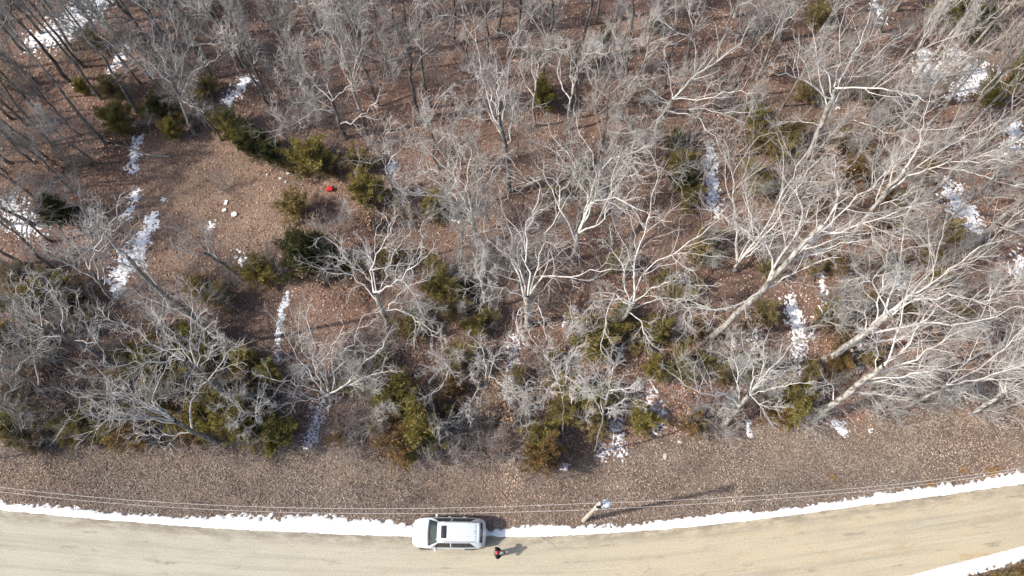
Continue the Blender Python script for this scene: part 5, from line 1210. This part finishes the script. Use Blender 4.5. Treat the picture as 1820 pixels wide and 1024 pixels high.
        m = Mix(); m.tubes(np.array([[[1.60 - 2.4, s * .90, 1.06], [1.61 - 2.4, s * 1.0, 1.10]]]), np.full((1, 2), .025), 6)
        obj('mirror_arm', m.mesh('mirror_arm'), M['trim'], mi)
        add('headlight', patch(.10, .50, s * 3.4, s * 4.5, 8, 5, .008), M['lamp'])
        add('taillight', patch(4.50, 4.70, s * 4.0, s * 5.2, 5, 6, .008), M['red_lamp'])
        for d0, d1 in ((1.35, 2.55), (2.60, 3.50)):
            add('door', patch(d0, d1, s * 4.15, s * 7.0, 10, 12, .006), M['paint'])
            hx = d1 - .22
            hp = surf(np.array([hx, hx + .2]), np.array([s * 4.9, s * 4.9])); hp[:, 1] += s * .03
            m = Mix(); m.tubes(hp[None], np.full((1, 2), .018), 6)
            obj('door_handle', m.mesh('door_handle', True), M['paint'], car)
        for wx in (.93, 3.72):
            wroot_V, wF = lathe([(.22, -.11), (.34, -.12), (.365, -.09), (.37, 0), (.365, .09), (.34, .12), (.22, .11)], 28)
            rot = lambda v: np.stack([v[:, 0], v[:, 2], v[:, 1]], -1)
            off = np.array([wx - 2.4, s * .86, .355])
            wl = add('wheel', (rot(wroot_V) + off, wF[:, ::-1]), M['black'])
            m = Mix(); V, F = lathe([(.002, .08), (.05, .085), (.06, .06), (.20, .09), (.225, .10), (.225, -.05)], 28); m.add(rot(V) * np.array([1, s, 1]) + off, F)
            for kk in range(5):
                a = kk * 2 * math.pi / 5
                m.tubes(np.array([[[.05 * math.cos(a), s * .095, .05 * math.sin(a)], [.2 * math.cos(a), s * .10, .2 * math.sin(a)]]]) + off, np.full((1, 2), .022), 5)
            obj('rim', m.mesh('rim', True), M['rim'], wl)
            aa = np.linspace(0, math.pi, 15)
            m = Mix(); m.tubes(np.stack([wx - 2.4 + .42 * np.cos(aa), np.full(15, s * .945), .355 + .42 * np.sin(aa)], -1)[None], np.full((1, 15), .03), 6)
            obj('wheel_arch', m.mesh('wheel_arch', True), M['trim'], car)
    m = Mix(); m.box((-2.385, 0, .66), (.05, .9, .18)); obj('grille', m.mesh('grille'), M['trim'], car)
    m = Mix(); m.box((-2.36, 0, .40), (.06, 1.2, .10)); obj('bumper_intake', m.mesh('bumper_intake'), M['trim'], car)
    m = Mix(); m.box((2.405, 0, .80), (.02, .50, .13)); obj('number_plate', m.mesh('number_plate'), M['porcelain'], car)
    m = Mix(); m.tubes(np.array([[[1.55, 0.0, 1.70], [1.60, 0, 1.77], [1.72, 0, 1.775]]]), np.array([[.03, .022, .006]]), 6)
    obj('antenna_fin', m.mesh('antenna_fin', True), M['paint'], car)
build_car()

# ------------------------------------------------------------------ the person with the controller
M['skin'] = solid('skin', (0.52, 0.33, 0.25), 0.6, 0.3)
M['jacket'] = noisy('black_jacket', 12, [(0.3, (0.012, 0.012, 0.014)), (0.7, (0.03, 0.03, 0.034))], 0.85, 0.2)
M['jeans'] = noisy('grey_trousers', 20, [(0.3, (0.08, 0.09, 0.11)), (0.7, (0.16, 0.17, 0.20))], 0.9, 0.1)
M['cap'] = noisy('red_cap_cloth', 20, [(0.3, (0.42, 0.04, 0.06)), (0.7, (0.60, 0.09, 0.11))], 0.85, 0.2)
M['shoe'] = solid('tan_boot', (0.30, 0.18, 0.12), 0.7, 0.3)
M['hair'] = solid('dark_hair', (0.05, 0.035, 0.025), 0.6, 0.3)
M['white'] = solid('white_plastic', (0.72, 0.72, 0.72), 0.4, 0.4)
M['red'] = noisy('red_plastic', 8, [(0.3, (0.62, 0.03, 0.04)), (0.7, (0.74, 0.05, 0.06))], 0.45, 0.4)
def skinned(name, verts, edges, radii, m, parent, root=0, lev=2):
    me = bpy.data.meshes.new(name)
    me.from_pydata([tuple(v) for v in verts], edges, [])
    o = obj(name, me, m, parent)
    md = o.modifiers.new('skin', 'SKIN'); md.use_smooth_shade = True
    for i, r in enumerate(radii):
        r = r if isinstance(r, tuple) else (r, r)
        me.skin_vertices[0].data[i].radius = r
        me.skin_vertices[0].data[i].use_root = (i == root)
    ss = o.modifiers.new('subsurf', 'SUBSURF'); ss.levels = lev; ss.render_levels = lev
    return o
def build_person():
    g = P(883, 985)
    p = empty('person', (g[0], g[1], 0.055), R_(4))
    tag(p, 'person in black jacket and red cap standing behind the car holding a controller', 'person')
    J = {'pel': (0, 0, .95), 'sp': (-.01, 0, 1.15), 'ch': (-.02, 0, 1.36), 'nk': (0, 0, 1.50), 'hd': (.03, 0, 1.60), 'tp': (.03, 0, 1.70)}
    names = list(J); V = [J[n] for n in names]; E = [(0, 1), (1, 2), (2, 3), (3, 4), (4, 5)]; Rr = [(.15, .11), (.15, .11), (.17, .11), .06, (.085, .10), (.07, .085)]
    def arm(s): return [(0, s * .21, 1.42), (.07, s * .30, 1.17), (.30, s * .15, 1.12), (.37, s * .12, 1.12)]
    def leg(s): return [(0, s * .10, .90), (.02, s * .12, .50), (-.02, s * .13, .10), (.10, s * .14, .05)]
    for s in (-1, 1):
        b = len(V); V += arm(s); E += [(2, b), (b, b + 1), (b + 1, b + 2), (b + 2, b + 3)]; Rr += [.065, .05, .034, (.04, .025)]
        b = len(V); V += leg(s); E += [(0, b), (b, b + 1), (b + 1, b + 2), (b + 2, b + 3)]; Rr += [.095, .065, .045, .04]
    body = skinned('body', V, E, Rr, M['skin'], p)
    for s in (-1, 1):
        hc = np.array([.40, s * .12, 1.125]); m = Mix()
        for k, (dy, ln) in enumerate(((-.03, .065), (-.01, .075), (.01, .07), (.03, .055))):
            q = hc + np.array([0, dy, -.005])
            m.tubes(np.array([[q, q + np.array([ln * .5, -s * .01, -.012]), q + np.array([ln * .75, -s * .025, -.04])]]), np.array([[.010, .009, .006]]), 6)
        q = hc + np.array([-.03, -s * .035, .01])
        m.tubes(np.array([[q, q + np.array([.03, -s * .025, .012]), q + np.array([.06, -s * .03, .008])]]), np.array([[.012, .010, .007]]), 6)
        obj('fingers', m.mesh('fingers', True), M['skin'], body)
    jv = [J['pel'], J['sp'], J['ch'], (0, 0, 1.47)]; je = [(0, 1), (1, 2), (2, 3)]; jr = [(.20, .17), (.20, .165), (.22, .165), (.11, .10)]
    for s in (-1, 1):
        a = arm(s); b = len(jv); jv += a[:3]; je += [(2, b), (b, b + 1), (b + 1, b + 2)]; jr += [.115, .095, .065]
    skinned('jacket', jv, je, jr, M['jacket'], p)
    tv = [(0, 0, .93)]; te = []; trr = [(.165, .13)]
    for s in (-1, 1):
        l = leg(s); b = len(tv); tv += l[:3]; te += [(0, b), (b, b + 1), (b + 1, b + 2)]; trr += [.11, .08, .065]
    skinned('trousers', tv, te, trr, M['jeans'], p)
    for s in (-1, 1):
        skinned('shoe', [(-.06, s * .13, .06), (.03, s * .135, .055), (.16, s * .15, .035)], [(0, 1), (1, 2)], [.055, .055, .042], M['shoe'], p)
    V, F = lathe([(.104, 1.63), (.112, 1.66), (.108, 1.71), (.085, 1.755), (.045, 1.775), (.002, 1.78)], 18)
    V = V * np.array([1.08, .95, 1]) + np.array([.03, 0, 0])
    cap = obj('cap', fast_mesh('cap', V, F, True), M['cap'], p)
    m = Mix(); aa = np.linspace(-1.1, 1.1, 11)
    inner = np.stack([.03 + .11 * np.cos(aa), .10 * np.sin(aa), np.full(11, 1.655)], -1); outer = np.stack([.03 + .10 + .10 * np.cos(aa * .9), .095 * np.sin(aa), 1.635 - 0 * aa], -1)
    Vv = np.concatenate([inner, outer, inner - [0, 0, .008], outer - [0, 0, .008]]); i = np.arange(10)
    Ff = np.concatenate([np.stack([i, i + 11, i + 12, i + 1], -1), np.stack([i + 22, i + 23, i + 34, i + 33], -1), np.stack([i + 11, i + 33, i + 34, i + 12], -1)])
    m.add(Vv, Ff); obj('visor', m.mesh('visor'), M['cap'], cap)
    V, F = lathe([(.098, 1.56), (.108, 1.60), (.108, 1.645)], 18); V = V[:, :] * np.array([1.02, .93, 1]) + np.array([.012, 0, 0])
    obj('hair', fast_mesh('hair', V, F, True), M['hair'], p)
    for s in (-1, 1):
        V, F = lathe([(.002, -.012), (.010, -.006), (.012, 0), (.010, .006), (.002, .012)], 8)
        obj('eye', fast_mesh('eye', V + np.array([.125, s * .033, 1.615]), F, True), M['white'], body)
        V, F = lathe([(.002, -.035), (.016, -.02), (.02, 0), (.016, .02), (.002, .03)], 8)
        obj('ear', fast_mesh('ear', V + np.array([.02, s * .10, 1.60]), F, True), M['skin'], body)
    m = Mix(); m.tubes(np.array([[[.115, 0, 1.62], [.15, 0, 1.58], [.12, 0, 1.57]]]), np.array([[.01, .017, .008]]), 6); obj('nose', m.mesh('nose', True), M['skin'], body)
    # the controller in both hands
    k = empty('drone_controller', (0, 0, 0)); ca, sa = math.cos(R_(4)), math.sin(R_(4))
    k.location = (g[0] + .455 * ca, g[1] + .455 * sa, 0.055 + 1.12); k.rotation_euler = (0, R_(-15), R_(4))
    tag(k, 'small grey remote controller held in front of the person', 'controller')
    m = Mix(); m.box((0, 0, 0), (.10, .17, .035)); m.box((-.03, .095, -.005), (.05, .04, .045)); m.box((-.03, -.095, -.005), (.05, .04, .045)); obj('case', m.mesh('case'), M['chrome'], k)
    m = Mix(); m.box((.085, 0, .035), (.07, .14, .01)); obj('screen', m.mesh('screen'), M['sidegl'], k)
    for s in (-1, 1):
        m = Mix(); m.tubes(np.array([[[-.01, s * .055, .015], [-.01, s * .055, .04]]]), np.array([[.006, .01]]), 6); obj('stick', m.mesh('stick'), M['black'], k)
        m = Mix(); m.tubes(np.array([[[.04, s * .07, .0], [.13, s * .08, .03]]]), np.array([[.008, .006]]), 5); obj('antenna', m.mesh('antenna'), M['black'], k)
build_person()

# ------------------------------------------------------------------ small things on the ground
def stone_mesh(seed, sx, sy, sz, flat=False):
    rng = np.random.default_rng(seed)
    bm = bmesh.new(); bmesh.ops.create_icosphere(bm, subdivisions=2, radius=1)
    dirs = norm(rng.normal(size=(7, 3))); cut = rng.uniform(.55, .85, 7)
    for v in bm.verts:
        p = np.array(v.co)
        for d, c in zip(dirs, cut):
            k = p @ d
            if k > c: p = p - d * (k - c)
        v.co = p * np.array([sx, sy, sz])
    me = bpy.data.meshes.new('stone'); bm.to_mesh(me); bm.free()
    return me
STONES = [(500, 318, .22, .16, .14, 's', 'small pale stone at the left of the pile under the olive cedar'), (514, 309, .24, .30, .20, 's', 'larger pale stone of the pile under the olive cedar'), (508, 324, .14, .12, .10, 's', 'smallest pale stone of the pile under the olive cedar'), (476, 311, .16, .12, .10, 's', 'lone grey stone above the clearing, left of the stone pile'),
 (782, 658, .17, .20, .12, 's', 'round buff stone on leaves in the woods above the car'), (763, 679, .13, .16, .10, 'w', 'whitish stone just below the round buff stone'), (1182, 812, .30, .16, .08, 's', 'flat pale stone on the verge below the forked snow patch'), (1208, 786, .20, .14, .09, 's', 'flat pale stone at the wood edge below the forked snow patch'),
 (930, 604, .14, .16, .12, 's', 'pinkish stone beside the trunk of the central oak'), (420, 458, .16, .22, .12, 's', 'grey stone among snow bits at the right of the clearing'), (434, 464, .20, .16, .13, 's', 'pale stone beside the grey stone at the right of the clearing'), (384, 392, .15, .12, .10, 's', 'tan stone below the white slabs in the clearing'), (1475, 276, .20, .16, .30, 's', 'pale broken stump, modelled as an upright stone, below the large forked oak')]  # the last entry is a broken stump built with the stone mesh
for k, (u, v, sx, sy, sz, mm, lab) in enumerate(STONES):
    b = G(u, v)
    o = obj('stone', stone_mesh(600 + k, sx, sy, sz), M['stone' if mm == 's' else 'white_stone'], None, (b[0], b[1], b[2] + sz * .45))
    o.rotation_euler = (0, 0, k * 1.3)
    tag(o, lab, 'stone', 'stones on the ground')
def slab(u, v, poly, h, rz, label):
    b = G(u, v); bm = bmesh.new()
    vs = [bm.verts.new((x, y, 0)) for x, y in poly]
    f = bm.faces.new(vs)
    r = bmesh.ops.extrude_face_region(bm, geom=[f])
    for e in r['geom']:
        if isinstance(e, bmesh.types.BMVert): e.co.z += h
    bmesh.ops.bevel(bm, geom=[e for e in bm.edges], offset=.012, segments=2, affect='EDGES')
    bmesh.ops.recalc_face_normals(bm, faces=bm.faces)
    me = bpy.data.meshes.new('white_slab'); bm.to_mesh(me); bm.free()
    o = obj('white_slab', me, M['white_stone'], None, (b[0], b[1], b[2] + .05)); o.rotation_euler = (.05, -.06, rz)
    tag(o, label, 'slab', 'white slabs in the clearing')
slab(402, 361, [(-.13, -.20), (.13, -.20), (.14, .2), (-.12, .21)], .06, -.15, 'upright oblong white slab, topmost of three in the clearing')
slab(399, 374, [(-.17, -.12), (.14, -.14), (.17, .10), (-.13, .13)], .06, .5, 'tilted oblong white slab in the middle of the three')
slab(417, 382, [(.24 * math.cos(a), .22 * math.sin(a)) for a in np.arange(8) * math.pi / 4 + .3], .10, .2, 'rounded eight sided white slab, lowest of the three')
# red container
b = G(587, 338)
rc = empty('red_can', (b[0], b[1], b[2] + .02), R_(8)); rc.scale = (1.15, 1.15, 1.05); tag(rc, 'red plastic fuel can lying at the edge of the clearing', 'can')
bm = bmesh.new(); bmesh.ops.create_cube(bm, size=1)
for v in bm.verts: v.co = Vector((v.co.x * .44, v.co.y * .30, v.co.z * .30 + .15))
bmesh.ops.bevel(bm, geom=list(bm.edges), offset=.05, segments=3, affect='EDGES')
me = bpy.data.meshes.new('can_body'); bm.to_mesh(me); bm.free(); obj('can_body', me, M['red'], rc)
m = Mix(); m.tubes(np.array([[[-.13, 0, .29], [-.10, 0, .36], [.08, 0, .36], [.10, 0, .29]]]), np.full((1, 4), .022), 8); obj('handle', m.mesh('handle', True), M['red'], rc)
m = Mix(); V, F = lathe([(.045, .0), (.045, .06), (.03, .07), (.002, .07)], 12); m.add(np.stack([V[:, 2] + .215, V[:, 0], V[:, 1] + .2], -1), F); obj('spout_cap', m.mesh('spout_cap', True), M['black'], rc)
# fallen logs and sticks
def log(name, pts, r0, r1, label, branches=0, seed=0, m='log'):
    rng = np.random.default_rng(seed)
    q = np.array([G(u, v) for u, v in pts]); q = resample(q, 12); q[:, 2] = gh(q[:, 0], q[:, 1]) + r0 * .75
    q[1:-1] += rng.normal(0, .03, (10, 3)) * np.array([1, 1, .3])
    o0 = q[0].copy(); q = q - o0
    root = empty(name, o0); tag(root, label, 'log' if r0 > .06 else 'stick', 'fallen wood on the ground')
    R = np.linspace(r0, r1, 12); R[0] *= .9
    mx = Mix(); mx.tubes(np.concatenate([q[:1], q, q[-1:]])[None] + np.concatenate([[[-.001, 0, 0]], np.zeros((12, 3)), [[.001, 0, 0]]])[None], np.concatenate([[.002], R, [.002]])[None], 8)
    obj('stem', mx.mesh('stem', True), M[m], root)
    if branches:
        pos, d, idx, rad, t = spawn(rng, q[None], R[None], branches, .35, .8, None, .5, .1)
        d[:, 2] = np.abs(d[:, 2]) * .4
        for k in range(branches):
            pp = march(rng, pos[k:k + 1], d[k:k + 1], np.array([rng.uniform(.8, 2.2)]), 6, .15, 0)
            pp[:, :, 2] = np.maximum(pp[:, :, 2], 0.02)
            mx = Mix(); mx.tubes(pp, np.linspace(max(rad[k], .015), .008, 7)[None], 4)
            obj('branch', mx.mesh('branch', True), M[m], root)
log('fallen_log', [(305, 280), (260, 276), (225, 262), (190, 250)], .11, .03, 'fallen tree stem lying across the narrow snow patch above the clearing', 7, 1)
log('fallen_log', [(1434, 21), (1470, 18), (1500, 15)], .12, .09, 'pale log lying near the top edge, right side', 0, 2)
log('fallen_log', [(385, 200), (440, 210), (455, 215)], .08, .04, 'thin log among cedars above the clearing', 2, 3)
log('fallen_stick', [(925, 940), (945, 948), (962, 954)], .03, .015, 'grey stick lying across the snow bank behind the car', 1, 4)
log('fallen_stick', [(872, 856), (900, 853), (914, 855)], .025, .015, 'pale stick on the verge above the car', 0, 5)
log('fallen_stick', [(1190, 212), (1230, 205), (1245, 203)], .06, .03, 'reddish stick below the white limbed oak', 0, 6)
log('fallen_stick', [(296, 806), (320, 807)], .025, .018, 'short pale stick on the verge, lower left', 0, 7)
log('fallen_stick', [(565, 806), (567, 778), (570, 752)], .05, .03, 'long pale dead branch lying beside the snow at the verge', 0, 8)
log('fallen_stick', [(830, 848), (846, 858), (850, 862)], .02, .012, 'thin curved stick on the verge, left of the longer pale stick', 0, 9)
# orange bunchgrass tufts
M['sedge'] = solid('orange_bunchgrass', (0.40, 0.26, 0.13), 0.9, 0.1)
def tuft(seed, n=150):
    rng = np.random.default_rng(seed)
    az = rng.uniform(0, 6.283, n); h = rng.uniform(.25, .55, n); l = rng.uniform(.1, .6, n) * h
    c = np.stack([rng.normal(0, .10, n), rng.normal(0, .10, n), np.full(n, -.02)], -1); sd_ = np.stack([-np.sin(az), np.cos(az), 0 * az], -1) * .014
    tip = c + np.stack([np.cos(az) * l, np.sin(az) * l, h], -1)
    return fast_mesh('grass_tuft', np.stack([c - sd_, c + sd_, tip], 1).reshape(-1, 3), np.arange(3 * n).reshape(-1, 3))
TUFT = tuft(5)
for (u, v, s, lab) in [(1479, 848, .8, 'orange grass tuft alone on the verge, well above the snow bank'), (1760, 838, 1.1, 'wide orange grass tuft by the snow bank near the right edge'), (1772, 836, .8, 'small orange grass tuft right of the wide one'), (1652, 862, 1.0, 'orange grass tuft touching the power lines right of the pole'), (1711, 836, .8, 'orange grass tuft between two others near the right edge'), (15, 12, 2.6, 'large orange tuft in the upper left corner')]:
    b = G(u, v); o = obj('grass_tuft', TUFT, M['sedge'], None, b); o.scale = (s * 1.3, s, s); o.rotation_euler = (0, 0, u)
    tag(o, lab, 'grass tuft', 'orange grass tufts on the verge')

# ------------------------------------------------------------------ labels: which one of its kind, by place
ORD = ['first', 'second', 'third', 'fourth', 'fifth', 'sixth', 'seventh', 'eighth', 'ninth', 'tenth', 'eleventh', 'twelfth', 'thirteenth', 'fourteenth', 'fifteenth', 'sixteenth', 'seventeenth', 'eighteenth', 'nineteenth', 'twentieth']
def ordw(i):
    if i < 20: return ORD[i]
    tens = ['twenty', 'thirty', 'forty', 'fifty', 'sixty', 'seventy', 'eighty'][(i + 1) // 10 - 2]
    return ['twentieth', 'thirtieth', 'fortieth', 'fiftieth', 'sixtieth', 'seventieth', 'eightieth'][(i + 1) // 10 - 2] if (i + 1) % 10 == 0 else tens + '-' + ORD[(i + 1) % 10 - 1]
BANDS = [(90, 'along the top edge'), (210, 'in the upper woods'), (340, 'level with the red can'), (470, 'level with the clearing stones'), (600, 'level with the central oak'), (720, 'below the central oak'), (880, 'bordering the verge'), (2000, 'across the road')]
rows = {}
for a in AUTO:
    bi = next(i for i, (lim, _) in enumerate(BANDS) if a[3] < lim)
    rows.setdefault((a[4].split()[-1] if a[1] != 'leafy' else 'leafy', bi, a[4]), []).append(a)
for (kd, bi, look), items in rows.items():
    items.sort(key=lambda a: a[2])
    for i, a in enumerate(items):
        where = BANDS[bi][1]
        a[0]['label'] = f'{look} {where}' if len(items) == 1 else f'{look} {where}, {ordw(i)} such from the left'
